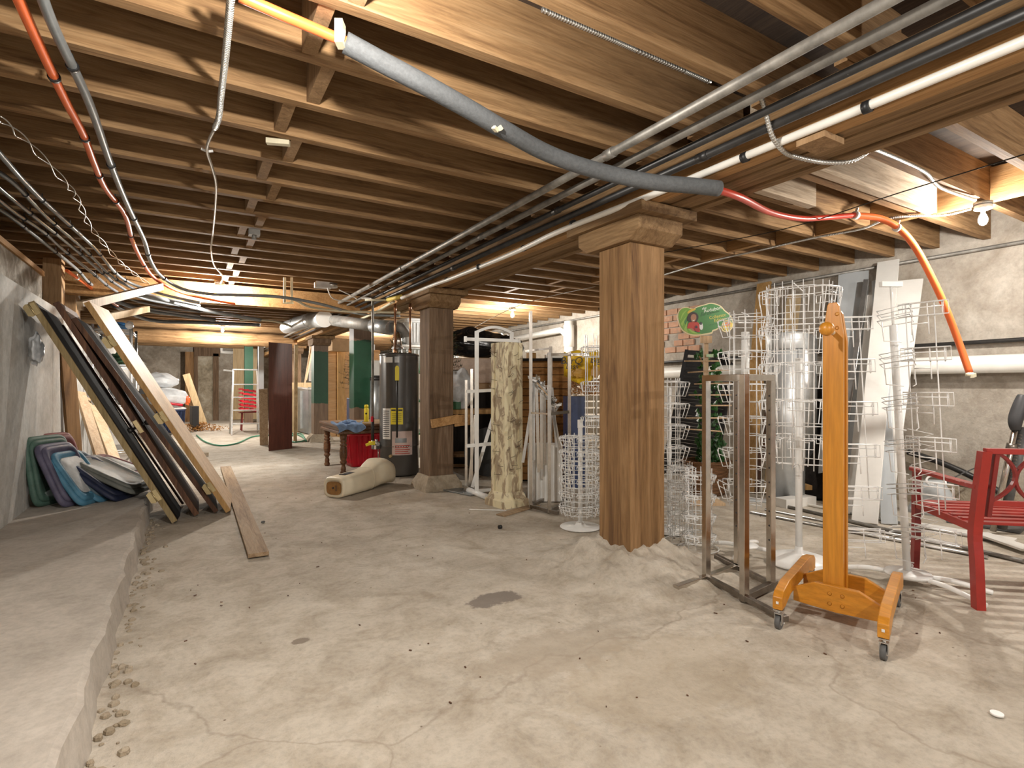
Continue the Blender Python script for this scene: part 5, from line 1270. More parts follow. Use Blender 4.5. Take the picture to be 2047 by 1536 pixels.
b = MB(); b.bar(rl+s*(sdp+.0)+Z_*.44, rl+l*BL+s*(sdp+.0)+Z_*.44, .03, .045); b.build('front_rail', M['red'], t)
def bk(u, z): # point on the back plane
    return rl+l*u+Z_*z+s*(.0-.05*(z-.60)/.26)
b = MB(); b.bar(bk(0, .862), bk(BL, .862), .034, .03); b.build('top_rail', M['red'], t, bevel=.003)
b = MB(); b.bar(bk(.05, .575), bk(BL-.05, .575), .024, .03); b.build('lower_rail', M['red'], t, bevel=.003)
for u in (.055, BL-.055):
    b = MB(); b.bar(bk(u, .50), bk(u, .86), .022, .03, s); b.build('back_stile', M['red_dark'], t, bevel=.002)
b = MB(); n = 6; w0 = (BL-.13)/n
for i in range(n+1):
    for sg in (-1, 1):
        pts = []
        for q in range(13):
            f = q/12.0; u = .065+w0*i+sg*w0*.5*(math.sin(f*PI)**.8)
            if .06 <= u <= BL-.06: pts.append(bk(u, .59+.26*f))
        if len(pts) > 2: 
            for a1, a2 in zip(pts[:-1], pts[1:]): b.bar(a1, a2, .022, .013, s.cross((a2-a1).normalized()))
b.build('lattice', M['red_dark'], t)

# ---- boards and ducts against the right wall
WX = RW-.06
def wall_board(foot, top, wd, th, m, name, lab, cat='board', face=(-1, -.25, 0), X=WX, group=None):
    return lean_board(name, FL(*foot)+Z_*.004, P(*top, X=X), wd, th, m, lab, face, cat, group)
wall_board((1690, 1015), (1706, 545), .30, .02, M['board_grey'], 'metal_sheet', 'wide grey-blue metal sheet leaning on the right wall behind the wing spinner', 'sheet')
wall_board((1728, 1047), (1776, 522), .20, .02, M['board_white'], 'white_board', 'tallest white board leaning on the right wall, left of the white sign holder')
wall_board((1752, 1040), (1820, 560), .22, .02, M['board_white'], 'white_board', 'white board leaning on the right wall, rightmost of the tall ones')
wall_board((1778, 1050), (1756, 560), .12, .03, M['board_grey'], 'white_board', 'narrow grey-white board crossing the tall white ones')
wall_board((1702, 1030), (1745, 590), .10, .03, M['board_white'], 'white_board', 'narrow white moulding leaning left of the tallest white board', X=WX-.1)
wall_board((1668, 1015), (1732, 560), .05, .04, M['galv'], 'metal_channel', 'thin silver metal channel leaning against the white boards', 'channel', X=WX-.12)
wall_board((1650, 1000), (1672, 600), .16, .03, M['board_grey'], 'white_board', 'grey-white board just behind the coat rack post')
wall_board((1492, 985), (1528, 566), .18, .03, M['pine_gold'], 'tan_board', 'tall tan board leaning on the right wall left of the large wire spinner')
wall_board((1540, 990), (1588, 590), .16, .03, M['ply'], 'tan_board', 'tan board leaning on the wall directly behind the large wire spinner')
wall_board((1475, 960), (1520, 700), .10, .03, M['board_white'], 'white_board', 'short white board slanting behind the tall narrow spinner')
wall_board((1628, 1000), (1640, 775), .22, .05, M['black_wood'], 'dark_board', 'dark ribbed board behind the coat rack, right of the silver duct')
wall_board((1510, 985), (1555, 700), .07, .03, M['dark_door'], 'dark_board', 'thin dark brown board leaning left of the silver duct')
# silver duct standing up
dc = P(1572, 1005, d=5.75); dc.z = 0; t = thing('standing_duct', 'upright silver galvanised duct with a wide collar behind the large wire spinner', 'duct', tuple(dc))
b = MB(); b.lathe([(.175, .02), (.175, 1.66), (.165, 1.66), (.165, .02)], 32, tuple(dc)); b.build('duct_body', M['duct'], t)
b = MB(); b.lathe([(.19, 1.60), (.20, 1.61), (.20, 1.76), (.19, 1.77), (.185, 1.70)], 32, tuple(dc)); b.build('collar', M['duct'], t)
b = MB(); b.bar(dc+Vector((-.06, -.17, .02)), dc+Vector((-.06, -.17, 1.6)), .012, .01); b.build('seam', M['duct'], t)
d2 = P(1600, 985, d=6.25); d2.z = 0; b = MB(); b.lathe([(.17, .0), (.17, 1.78), (.15, 1.80), (.02, 1.82)], 28, tuple(d2)); tag(b.build('standing_duct', M['galv']), 'second silver duct standing behind the collared one', 'duct')
slab_on_floor('white_scrap', FL(1560, 1015), FL(1620, 1008), .14, .09, .0, M['board_white'], 'pale white scrap block on the floor in front of the silver duct', 'scrap')
a = FL(1590, 1000); boxobj('wood_offcut', (a.x, a.y, .14), (.30, .12, .05), M['pine_gold'], 'orange-brown wood offcut resting at the foot of the silver duct', 'offcut', -.5)
# louvred shutter
f0 = FL(1375, 955)+Z_*.004; tp = P(1420, 703, X=WX-.02); a = (tp-f0).normalized(); fc = Vector((-.85, -.5, 0)); fc = (fc-a*fc.dot(a)).normalized(); sdv = a.cross(fc); Ls = (tp-f0).length
t = thing('louvred_shutter', 'black louvred shutter leaning on the right wall behind the green sign pole', 'shutter', tuple(f0)); wS = .66
for sg in (-1, 1):
    b = MB(); b.bar(f0+sdv*sg*wS/2, tp+sdv*sg*wS/2, .05, .04, fc); b.build('stile', M['charcoal'], t)
for f in (0.02, .5, .98):
    b = MB(); b.bar(f0+a*Ls*f-sdv*wS/2, f0+a*Ls*f+sdv*wS/2, .06, .035, fc); b.build('rail', M['charcoal'], t)
for k in range(34):
    f = .05+.9*k/34; b = MB(); up_ = (fc+a*.8).normalized(); b.bar(f0+a*Ls*f-sdv*wS/2, f0+a*Ls*f+sdv*wS/2, .045, .008, (fc*1-a*.9)); b.build('slat', M['charcoal'], t)
# ---- sign on a wooden peg pole
sg0 = P(1411, 905, d=5.6); sg0.z = 0.0; zc = lambda py, d=5.6: CH+(HY-py)/FPX*d
t = thing('peg_pole', 'pale wooden pole with crosswise dowels holding up the green sign', 'pole', tuple(sg0))
tiltv = Vector((0, 0, 0))
b = MB(); b.bar(sg0+Z_*.03, Vector((sg0.x, sg0.y, zc(672))), .045, .025, FV); b.build('pole_shaft', M['pine'], t)
for i, (x0, x1, py, sl) in enumerate([(1368, 1440, 722, 0), (1375, 1459, 745, -6), (1388, 1462, 768, -2), (1377, 1462, 790, 0), (1391, 1462, 811, 0), (1372, 1462, 836, 0), (1371, 1444, 858, 5)]):
    b = MB(); b.tube([P(x0, py, d=5.57), P(x1, py+sl, d=5.57)], .008, 8); b.build('dowel', M['pine'], t)
b = MB(); b.box(P(1411, 679, d=5.57), (.12, .02, .075), (0, 0, -YAW)); b.build('nail_block', M['pine'], t)
b = MB(); b.box(P(1419, 711, d=5.55), (.07, .01, .03), (0, 0, -YAW)); b.build('green_tag', M['green_tag'] if 'green_tag' in M else paint('pale_green_tag', (.45, .62, .38)), t)
b = MB(); b.box(sg0+Z_*.018, (.32, .22, .03), (0, 0, -YAW)); b.build('foot', M['pine'], t)
# the sign board: traced outline, real thickness, artwork as thin printed layers
sgc = P(1406, 640, d=5.52); sc_ = 5.52/FPX
def sp_(cx, cy): return ((cx-1406)*sc_, (640-cy)*sc_)
def z2s(x, y): return (1340+x*160/2047.0, 590+y*110/1407.0)
def poly(pts, k=4):
    q = smooth([Vector((*sp_(*z2s(x, y)), 0)) for x, y in pts+[pts[0]]], k)[:-1]; return [(p.x, p.y) for p in q]
out = [(170, 560), (200, 420), (290, 330), (420, 310), (580, 350), (700, 290), (880, 240), (1000, 205), (1130, 215), (1290, 280), (1390, 390), (1520, 500), (1600, 660), (1600, 790), (1540, 900), (1440, 950), (1340, 930), (1300, 860), (1240, 850), (1180, 900), (1090, 930), (1060, 990), (900, 1020), (700, 1045), (520, 1035), (360, 960), (240, 830)]
inn = [(200, 560), (225, 440), (300, 355), (420, 335), (570, 372), (710, 312), (890, 262), (1000, 230), (1120, 240), (1270, 300), (1370, 410), (1500, 520), (1575, 670), (1572, 780), (1520, 875), (1440, 920), (1355, 900), (1325, 835), (1290, 800), (1180, 860), (1070, 900), (1040, 950), (880, 985), (700, 1010), (530, 1000), (385, 935), (268, 815)]
t = thing('green_sign', 'green leaf-bordered shop sign picturing a girl with toy birds, on the peg pole', 'sign', tuple(sgc))
MS = M4(sgc, RV, Z_)   # local z = towards the camera side
nz_ = Vector((MS[0][2], MS[1][2], MS[2][2])); 
if nz_.dot(-FV) < 0: flip = -1
else: flip = 1
def lay(name, pts, m, h, th=.0015, k=4, par=None):
    b = MB(); mt = MS @ Matrix.Translation((0, 0, flip*h)); b.prism(poly(pts, k), th, mt); return b.build(name, m, par or t)
sgm = lambda n, c: paint(n, c, .4, 0, .04)
lay('sign_board', out, sgm('sign_cream', (.78, .66, .38)), 0, .012)
gf = lay('green_field', inn, sgm('sign_green', (.055, .23, .05)), .0070)
lay('leaf_border', [(200, 560), (225, 440), (300, 355), (420, 335), (560, 375), (620, 385), (480, 470), (400, 600), (350, 700), (430, 830), (560, 930), (700, 975), (800, 985), (700, 1008), (530, 1000), (385, 935), (268, 815)], sgm('sign_leaf', (.20, .42, .05)), .0084)
lay('leaf_tip', [(430, 440), (500, 380), (600, 350), (640, 375), (540, 430), (440, 480)], sgm('sign_gold', (.72, .48, .05)), .0100)
for pts in ([(240, 640), (300, 480), (420, 380), (330, 500), (262, 640)], [(255, 740), (350, 600), (390, 560), (330, 720), (300, 800)], [(330, 900), (400, 720), (430, 680), (410, 860), (440, 960)], [(450, 880), (520, 860), (600, 940), (700, 980), (560, 975)]):
    lay('leaf_vein', pts, sgm('sign_leaf_light', (.34, .56, .10)), .0100)
lay('girl_hair', [(420, 600), (450, 500), (540, 440), (640, 455), (705, 530), (700, 620), (640, 700), (480, 690), (430, 650)], sgm('sign_hair', (.04, .02, .015)), .0100)
lay('girl_shirt', [(430, 800), (470, 710), (560, 690), (680, 690), (730, 750), (740, 860), (740, 950), (640, 930), (520, 860), (430, 860)], sgm('sign_red', (.55, .05, .03)), .0100)
fc_ = lay('girl_face', [(510, 590), (530, 520), (590, 490), (645, 520), (655, 600), (620, 670), (570, 700), (530, 665)], sgm('sign_skin', (.42, .20, .11)), .0114)
lay('girl_smile', [(550, 640), (580, 650), (615, 635), (600, 665), (570, 668)], sgm('sign_white', (.85, .82, .76)), .0126, par=fc_)
lay('girl_arm', [(500, 870), (530, 850), (600, 900), (610, 930), (540, 910)], sgm('sign_skin2', (.40, .19, .11)), .0114)
lay('toy_bird_red', [(610, 810), (650, 770), (690, 800), (720, 880), (700, 950), (640, 930), (600, 880)], sgm('sign_red2', (.40, .02, .03)), .0126)
lay('toy_bird_mask', [(625, 815), (655, 795), (685, 820), (670, 850), (630, 850)], sgm('sign_black', (.02, .02, .02)), .0138)
lay('toy_bird_white', [(735, 760), (770, 690), (810, 740), (825, 830), (800, 890), (760, 890), (735, 840)], sgm('sign_white2', (.8, .8, .78)), .0126)
lay('toy_bird_cap', [(745, 740), (770, 690), (800, 715), (790, 760), (760, 770)], sgm('sign_black2', (.03, .03, .04)), .0138)
lay('gold_corner', [(1300, 760), (1340, 690), (1440, 650), (1530, 670), (1575, 740), (1560, 830), (1500, 890), (1430, 915), (1360, 890), (1330, 830)], sgm('sign_gold2', (.68, .50, .06)), .0100)
lg = lay('logo_badge', [(1390, 720), (1510, 695), (1520, 770), (1400, 800)], sgm('sign_orange', (.75, .16, .03)), .0114, k=2)
def text(body, cx, cy, px_h, ang_, m, h=.0088, name='lettering', italic=0, par=None):
    cu = bpy.data.curves.new(name, 'FONT'); cu.body = body; cu.size = px_h*sc_*110/1407.0*1.0; cu.align_x = 'CENTER'; cu.align_y = 'CENTER'; cu.extrude = .0006; cu.shear = italic
    o = bpy.data.objects.new(name, cu); C.objects.link(o)
    me = bpy.data.meshes.new_from_object(o); bpy.data.objects.remove(o)
    x, y = sp_(*z2s(cx, cy)); b = MB()
    R_ = MS @ Matrix.Translation((x, y, flip*h)) @ Matrix.Rotation(math.radians(ang_), 4, 'Z')
    if flip < 0: pass
    b.add([R_ @ v.co for v in me.vertices], [tuple(p.vertices) for p in me.polygons]); return b.build(name, m, par or gf)
wt = sgm('sign_text_white', (.85, .88, .78)); yt = sgm('sign_text_yellow', (.72, .60, .10)); gt = sgm('sign_text_green', (.02, .10, .03))
text('the', 850, 345, 90, 12, wt, italic=.4); text('Audubon', 1070, 372, 2*62, 12, wt)
text('Birds', 890, 480, 140, 12, gt, italic=.5); text('collection', 1130, 440, 60, 12, gt)
text('Collector', 1200, 550, 112, 12, yt); text('Edition', 1260, 635, 112, 12, yt)
text('~ ~ ~ ~', 1130, 740, 90, 12, gt)
# ---- wicker basket with ivy
bc = P(1412, 968, d=6.15); bc.z = 0; t = thing('wicker_basket', 'large brown wicker basket on the floor holding the artificial ivy', 'basket', tuple(bc))
n = 40; rings = []
for f, z in ((.84, .005), (.88, .08), (.92, .16), (.97, .26), (1.0, .34), (1.04, .355), (1.04, .375), (.98, .375), (.95, .33), (.8, .30), (.1, .30)):
    rings.append([bc+Vector((.27*f*math.cos(2*PI*k/n)*(1+(.02 if k % 2 else 0)), .22*f*math.sin(2*PI*k/n), z)) for k in range(n)])
b = MB(); b.loft(rings, True, True); b.build('basket_body', M['wicker'], t)
b = MB(); b.tube([bc+Vector((.285*math.cos(2*PI*k/n), .235*math.sin(2*PI*k/n), .37+.004*(k % 2))) for k in range(n)], .016, 8, closed=True); b.build('braided_rim', M['wicker'], t)
random.seed(17)
t = thing('artificial_ivy', 'green artificial ivy climbing behind the dowels from the wicker basket', 'plant', (bc.x, bc.y, .3))
b = MB(); st = smooth([bc+Vector((.0, 0, .3)), bc+Vector((-.05, 0, .7)), bc+Vector((.04, .03, 1.0)), bc+Vector((.0, 0, 1.35)), bc+Vector((-.12, 0, 1.55))], 5); b.tube(st, .008, 6); b.build('stem', M['post'], t)
b = MB()
for i in range(300):
    z = random.choice([random.uniform(.32, .62), random.uniform(.35, 1.62)]); sx = random.choice((-1, 1))
    c_ = bc+Vector((0, 0, z))+RV*(sx*random.uniform(.02, .13)+.06)+FV*random.uniform(-.04, .16)
    sz = random.uniform(.03, .055); R = Euler((random.uniform(.6, 2.0), random.uniform(-.6, .6), -YAW+random.uniform(-.9, .9))).to_matrix()
    lf = [(0, -1), (.55, -.75), (.95, -.1), (.5, .15), (.35, .6), (0, 1.1), (-.35, .6), (-.5, .15), (-.95, -.1), (-.55, -.75)]
    vs = [c_+R @ Vector((0, 0, .12*sz))]+[c_+R @ Vector((x*sz*.8, y*sz*.8, -.25*sz*abs(x))) for x, y in lf]
    b.add(vs, [(0, k+1, (k+1) % 10+1) for k in range(10)])
tag_ = b.build('ivy_leaves', M['leaf'], t); tag_['kind'] = 'stuff'
# ---- things on the floor along the right wall
for i, (x0, y0, x1, y1, r, m, lb) in enumerate([(1490, 1026, 1975, 1119, .014, 'galv', 'nearest the camera'), (1530, 1022, 1968, 1108, .012, 'galv', 'second from the camera'), (1545, 1010, 2047, 1128, .016, 'pipe_grey', 'with its end off the frame'),
                                            (1700, 1030, 1990, 1085, .012, 'galv', 'lying under the wing spinner'), (1560, 1002, 1760, 1040, .013, 'pvc', 'of white plastic')]):
    b = MB(); b.tube([FL(x0, y0)+Z_*(r+.002), FL(x1, y1)+Z_*(r+.002)], r, 10); tag(b.build('floor_pipe', M[m]), 'long thin pipe on the floor by the right wall, %s' % lb, 'pipe', 'loose pipes on the floor by the right wall')
slab_on_floor('floor_board', FL(1322, 960), FL(1430, 1000), .10, .02, .003, M['board_white'], 'pale grey flat board on the floor below the basket', 'board')
slab_on_floor('floor_board', FL(1480, 1000), FL(1560, 1006), .12, .02, .003, M['board_grey'], 'grey flat board on the floor behind the chrome rack', 'board')
slab_on_floor('floor_board', FL(1830, 1052), FL(2030, 1085), .14, .02, .003, M['board_white'], 'pale plank on the floor under the red bench', 'board')
slab_on_floor('floor_board', FL(1900, 1040), FL(2047, 1062), .30, .02, .003, M['rubber'], 'dark flat sheet on the floor beyond the red bench', 'sheet')
slab_on_floor('floor_board', FL(1960, 1075), FL(2060, 1110), .12, .018, .026, M['board_white'], 'white strip lying over the dark sheet at the right edge', 'board')
a = FL(1868, 1025); t = thing('grey_hood', 'grey plastic hood lying on the floor behind the red bench', 'hood', tuple(a))
rings = []
for f, z in ((1, .0), (.98, .04), (.75, .15), (.45, .26), (.38, .30), (.30, .31)): rings.append([a+RV*.23*f*math.cos(2*PI*k/24)+FV*.17*f*math.sin(2*PI*k/24)+Z_*z for k in range(24)])
b = MB(); b.loft(rings); b.build('hood_shell', M['board_grey'], t)
b = MB(); b.tube([a+RV*.09*math.cos(2*PI*k/16)+FV*.03*math.sin(2*PI*k/16)-FV*.02+Z_*(.30+.05*math.sin(2*PI*k/16)) for k in range(16)], .01, 6, closed=True); b.build('hood_ring', M['white'], t)
b = MB(); b.tube([P(1905, 1012, z=.12), P(1960, 1020, z=.12)], .05, 12); tag(b.build('black_tube', M['black']), 'short fat black tube on the floor behind the bench arm', 'tube')
pipe('bench_wire', [P(1815, 904, X=RW-.12), P(1880, 925, X=RW-.12), P(1949, 956, X=RW-.12), P(2000, 985, X=RW-.12)], .03, M['pipe_black'], 'thick dark cable drooping low along the right wall', 'cable')
pipe('thin_vine', [P(1880, 985, X=RW-.3), P(1900, 960, X=RW-.25), P(1940, 940, X=RW-.2), P(1965, 930, X=RW-.2)], .006, M['rubber'], 'thin dark twisted wire in front of the low cable', 'wire', 5)
t = thing('jack_post', 'grey-headed tool with a long chrome shaft and spring at the right edge', 'tool', tuple(FL(2000, 1020)))
j0 = P(1985, 1062, z=.02); j1 = P(2030, 855, d=4.35); j2 = P(2044, 790, d=4.35)
b = MB(); b.tube([j0, j1], .022, 14); b.build('chrome_shaft', M['chrome'], t)
b = MB(); b.tube([j0+RV*.07+Z_*.02, j1+RV*.07], .035, 12); b.build('dark_cylinder', M['rubber'], t)
b = MB(); b.tube(smooth([j1-Z_*.02, j1+Z_*.06, j1.lerp(j2, .7), j2], 4), [.03+.02*math.sin(PI*min(1, k/12)) for k in range(13)], 14); b.build('tool_head', M['charcoal'], t)
b = MB(); sp2 = [j1.lerp(j0, .05+.45*k/120)+RV*(.055+.024*math.cos(k*.8))+FV*.024*math.sin(k*.8) for k in range(120)]; b.tube(sp2, .005, 5); b.build('spring', M['steel_dark'], t)
b = MB(); b.tube([j1.lerp(j0, .15), j1.lerp(j0, .22)], .034, 14); b.build('clamp_collar', M['steel_dark'], t)

# ================================================================== CENTRE CLUTTER behind the second post
# workbench
w0 = P(892, 900, d=7.3); w1 = P(1010, 900, d=7.5); w0.z = w1.z = 0
t = thing('workbench', 'low bench with an orange-brown top behind the white arched rack', 'workbench', tuple(w0))
b = MB(); b.bar(w0+Z_*.88, w1+Z_*.88, .5, .06); b.build('bench_top', M['pine_gold'], t)
for q in (w0.lerp(w1, .04), w0.lerp(w1, .96)):
    for s_3 in (-.18, .18): b = MB(); b.bar(q+FV*s_3, q+FV*s_3+Z_*.85, .07, .07, RV); b.build('leg', M['post_grey'], t)
b = MB(); b.bar(w0.lerp(w1, .04)+Z_*.3, w0.lerp(w1, .96)+Z_*.3, .4, .03); b.build('lower_shelf', M['post'], t)
q = P(905, 825, d=7.15); boxobj('green_box', (q.x, q.y, .965), (.22, .16, .10), M['green'], 'small dull green box on the low bench by the second post', 'box', -.5)
blob('bubble_wrap_bag', P(922, 779, d=7.2), (.19, .15, .27), M['bag_clear'], 'shiny grey bubble-wrap bundle standing on the low bench', 'bag', 51, .13, .915)
q = P(975, 905, d=6.75); b = MB(); b.tube([q+RV*.0, q+RV*.03+FV*.30], .30, 30); o = b.build('black_tub', M['black']); tag(o, 'round black tub lying on its side behind the peeling cream column', 'tub')
o.location.z = .302-.30+.0 if False else max(o.location.z, .001)
# slatwall
f0, f1 = P(1026, 960, d=6.95), P(1142, 955, d=6.95); f0.z = f1.z = 0
t = thing('slatwall_panel', 'orange-brown grooved slatwall panel standing behind the chrome racks', 'panel', tuple(f0)); hS = 1.52
for k in range(17):
    b = MB(); z = .02+k*hS/17; b.bar(f0+Z_*(z+hS/34), f1+Z_*(z+hS/34), .04, hS/17-.008); b.build('slat_board', M['slat'], t)
b = MB(); b.bar(f0+FV*.03+Z_*(hS/2), f1+FV*.03+Z_*(hS/2), .015, hS); b.build('backing', M['black_wood'], t)
b = MB(); b.bar(f0-RV*.03+Z_*(hS+.03), f1+RV*.08+Z_*(hS+.03), .3, .03); b.build('top_shelf', M['black_wood'], t)
q = P(1108, 716, d=6.9); boxobj('white_parcel', (q.x, q.y, hS+.075), (.22, .16, .05), M['paper'], 'flat white parcel on top of the slatwall panel', 'parcel', -.4)
q = P(1062, 712, d=6.95); boxobj('wood_block', (q.x, q.y, hS+.085), (.09, .09, .075), M['pine_gold'], 'small orange wood block on top of the slatwall panel', 'block', .2)
# tall cupboard, black bag on top
c0, c1 = P(896, 900, d=8.3), P(1038, 900, d=8.3); c0.z = c1.z = 0; mid = (c0+c1)/2
t = thing('tall_cupboard', 'tall pinkish-beige cupboard behind the white arched rack', 'cupboard', tuple(mid))
b = MB(); b.bar(mid-RV*.52+Z_*.83, mid+RV*.52+Z_*.83, .5, 1.62); b.build('carcass', M['cardboard'], t)
b = MB(); b.bar(mid-RV*.52-FV*.256+Z_*1.45, mid+RV*.52-FV*.256+Z_*1.45, .012, .36); b.build('upper_panel', paint('pinkish_panel', (.50, .38, .30), .7), t)
b = MB(); b.bar(mid-RV*.52-FV*.256+Z_*.62, mid+RV*.52-FV*.256+Z_*.62, .012, 1.1); b.build('dark_door_panel', M['black_wood'], t)
blob('garbage_bag', P(952, 690, d=8.3)+Z_*.02, (.50, .26, .24), M['bag_black'], 'shiny black garbage bag on top of the tall cupboard', 'bag', 61, .14, 1.65)
blob('garbage_bag', P(1012, 695, d=8.5), (.26, .22, .20), M['bag_black'], 'smaller black bag to the right of the big one on the tall cupboard', 'bag', 62, .16, 1.65)
# storage rack with totes and trees
t = thing('storage_rack', 'green metal storage rack behind the water heater holding white tubs', 'rack', (3.3, 9.0, 0))
for x in (2.95, 4.3):
    for y in (8.7, 9.5): b = MB(); b.bx(x-.02, x+.02, y-.02, y+.02, 0, 1.5); b.build('rack_post', M['green'], t)
for z in (.4, .95, 1.45): b = MB(); b.bx(2.93, 4.32, 8.68, 9.52, z, z+.03); b.build('rack_shelf', M['green'], t)
binbox('white_tub', (3.42, 9.02, 1.482), (.62, .46, .40), M['tote'], 'white plastic tub standing on the green rack behind the water heater', 0, lidm=M['white'])
binbox('white_tub', (3.46, 9.02, 1.94), (.58, .42, .40), M['tote'], 'white plastic tub stacked on top of another behind the heater pipes', .05, lidm=M['tote'])
binbox('white_tub', (4.02, 9.1, 1.482), (.46, .42, .45), M['tote'], 'smaller white plastic tub at the right end of the green rack', .1)
q = P(753, 712, d=9.3); boxobj('white_frame_box', (q.x, q.y, 1.2), (.16, .12, .92), M['white'], 'narrow white appliance part beside the green post', 'box', .1)
q = Vector((2.75, 8.93, 0)); t = thing('covered_barrel', 'slim greyish drum with a black lid behind the carved table', 'barrel', (q.x, q.y, 0))
b = MB(); b.lathe([(.11, .01), (.125, .2), (.13, .8), (.12, 1.32)], 24, (q.x, q.y, 0)); b.build('barrel_body', M['sheet'], t)
b = MB(); b.lathe([(.128, 1.32), (.128, 1.36), (.06, 1.40)], 24, (q.x, q.y, 0)); b.build('barrel_lid', M['black'], t)
def fir(c, h, r, lab, seed, n=1600):
    random.seed(seed); t = thing('artificial_fir', lab, 'christmas tree', tuple(c)); c = Vector(c)
    b = MB(); b.tube([c, c+Z_*h], [.02, .006], 6); b.build('trunk', M['post'], t); b = MB(); br = MB()
    for k in range(int(n/22)):
        f = (k/(n/22))**.9; z = .12*h+f*.88*h; an = k*2.4; rl_ = r*(1-f)*random.uniform(.75, 1.1)+.03
        d = Vector((math.cos(an), math.sin(an), random.uniform(.05, .35))).normalized(); p0 = c+Z_*z
        br.tube([p0, p0+d*rl_], .004, 4)
        for j in range(22):
            q = p0+d*rl_*(.15+.9*random.random()); dd = (d+Vector((random.gauss(0, .8), random.gauss(0, .8), random.gauss(0, .6)))).normalized()*random.uniform(.04, .075); w_ = dd.cross(Z_).normalized()*.006
            b.add([q-w_, q+w_, q+dd], [(0, 1, 2)])
    br.build('branches', M['post'], t)
    b.build('fir_needles', M['needle'], t)['kind'] = 'stuff'
fir((3.08, 8.90, 1.482), .72, .2, 'small artificial fir behind the water heater beside the second post', 71)
q = P(722, 700, d=10.6); fir((q.x, q.y, 1.0), 1.25, .5, 'wide artificial fir behind the green painted post', 72, 2600)
q = P(898, 690, d=7.6); fir((q.x, q.y, .9), 1.3, .24, 'slim artificial fir just right of the second post', 73, 1800)
boxobj('dark_chest', (P(722, 700, d=10.6).x, P(722, 700, d=10.6).y, .5), (.46, .4, .99), M['blue'], 'dark navy chest under the wide artificial fir', 'chest')
# ---- white arched garment rack
u0, u1 = P(953, 995, d=6.0), P(1023, 990, d=6.15); u0.z = u1.z = 0; dirr = (u1-u0).normalized()
zt_ = CH+(HY-662)/FPX*6.0; t = thing('arched_rack', 'white arched garment rack standing left of the peeling cream column', 'rack', tuple(u0))
for q in (u0, u1): b = MB(); b.bar(q+Z_*.04, q+Z_*zt_, .045, .035, FV); b.build('upright', M['white'], t, bevel=.002)
b = MB(); arc_ = [u0.lerp(u1, f)+Z_*(zt_-.01+.06*math.sin(PI*f)) for f in [k/12 for k in range(13)]]
for a1, a2 in zip(arc_[:-1], arc_[1:]): b.bar(a1, a2, .03, .03)
b.build('arch', M['white'], t)
b = MB(); zz = CH+(HY-679)/FPX*6.0; b.bar(u0-dirr*.13+Z_*zz, u1+dirr*.09+Z_*zz, .03, .035); b.build('cross_bar', M['white'], t)
for q_, s_4 in ((u0-dirr*.13, zz), (u1+dirr*.09, zz)): b = MB(); b.box(q_+Z_*s_4, (.02, .035, .06)); b.build('end_cap', M['white'], t)
for py in (783, 892):
    z = CH+(HY-py)/FPX*5.95; b = MB(); b.bar(u0-dirr*.12+Z_*z, u0+dirr*.34+Z_*(z+.02), .03, .035); b.build('side_rung', M['white'], t)
for q in (u0, u1):
    e = (FL(993, 1013)-FL(922, 984)).normalized(); b = MB(); b.tube([q-e*.28+Z_*.034, q+e*.26+Z_*.034], .032, 14); b.build('base_tube', M['white'], t)
b = MB(); b.bar(u0+Z_*.06, u1+Z_*.06, .03, .03); b.build('base_bar', M['white'], t)
# ---- peeling column
q = P(1013, 1005, d=5.55); q.z = 0; t = thing('peeling_column', 'square wooden column with peeling cream paint and wire hooks', 'column', tuple(q)); Hc = CH+(HY-685)/FPX*5.5
R_ = Matrix.Rotation(.12, 3, 'Z')
def sq(s, z): return [q+R_ @ Vector((i*s, j*s, z)) for i, j in ((-1, -1), (1, -1), (1, 1), (-1, 1))]
b = MB(); b.loft([sq(.105, .14), sq(.105, Hc)], True, False); b.build('column_shaft', M['cream'], t)
b = MB()
for i, j in ((-1, -1), (1, -1), (1, 1), (-1, 1)): b.bar(q+R_ @ Vector((i*.092, j*.092, .14)), q+R_ @ Vector((i*.092, j*.092, Hc-.004)), .045, .045, (1, .12, 0))
b.build('corner_strips', M['cream'], t)
b = MB(); b.loft([sq(.16, 0), sq(.16, .07), sq(.14, .085), sq(.13, .12), sq(.115, .15)], True, False); b.build('column_base', M['cream'], t)
random.seed(4)
for k in range(34):
    z = random.uniform(.3, Hc-.1); f = random.choice((0, 1)); a = random.uniform(-.09, .09)
    p0 = q+R_ @ (Vector((a, -.105, z)) if f == 0 else Vector((-.105, a, z))); d = R_ @ (Vector((0, -1, 0)) if f == 0 else Vector((-1, 0, 0)))
    b = MB(); b.tube([p0, p0+d*.055+Z_*.012+RV*random.uniform(-.03, .03), p0+d*.07+Z_*.035], .0025, 5); b.build('wire_hook', M['steel_dark'], t)
# ---- chrome racks left of the near post
def uprt(name, px, py, ytop, wd=.03):
    p = FL(px, py); d = p.x*FX+p.y*FY; return p, CH+(HY-ytop)/FPX*d
pA, zA = uprt('', 1061, 1018, 622); pB, zB = uprt('', 1098, 1028, 705); pC, zC = uprt('', 1138, 1008, 705); pD, zD = uprt('', 1101, 996, 693)
t = thing('tall_chrome_rack', 'chrome rack with one very tall post and square rails left of the near post', 'rack', tuple(pA))
for p, z in ((pA, zA), (pB, zB), (pC, zC), (pD, zD)): b = MB(); b.bar(p+Z_*.01, p+Z_*z, .032, .026, FV); b.build('upright', M['chrome'], t)
b = MB(); b.bar(pB+Z_*(zB-.02), pC+Z_*(zC-.02), .026, .026); b.bar(pC+Z_*(zC-.02), pC+RV*.20+FV*.0+Z_*(zC-.02), .026, .03); b.build('top_rail', M['chrome'], t)
b = MB(); b.bar(pD+Z_*(zD-.02), pD-RV*.28+Z_*(zD-.05), .02, .02); b.build('side_rail', M['chrome'], t)
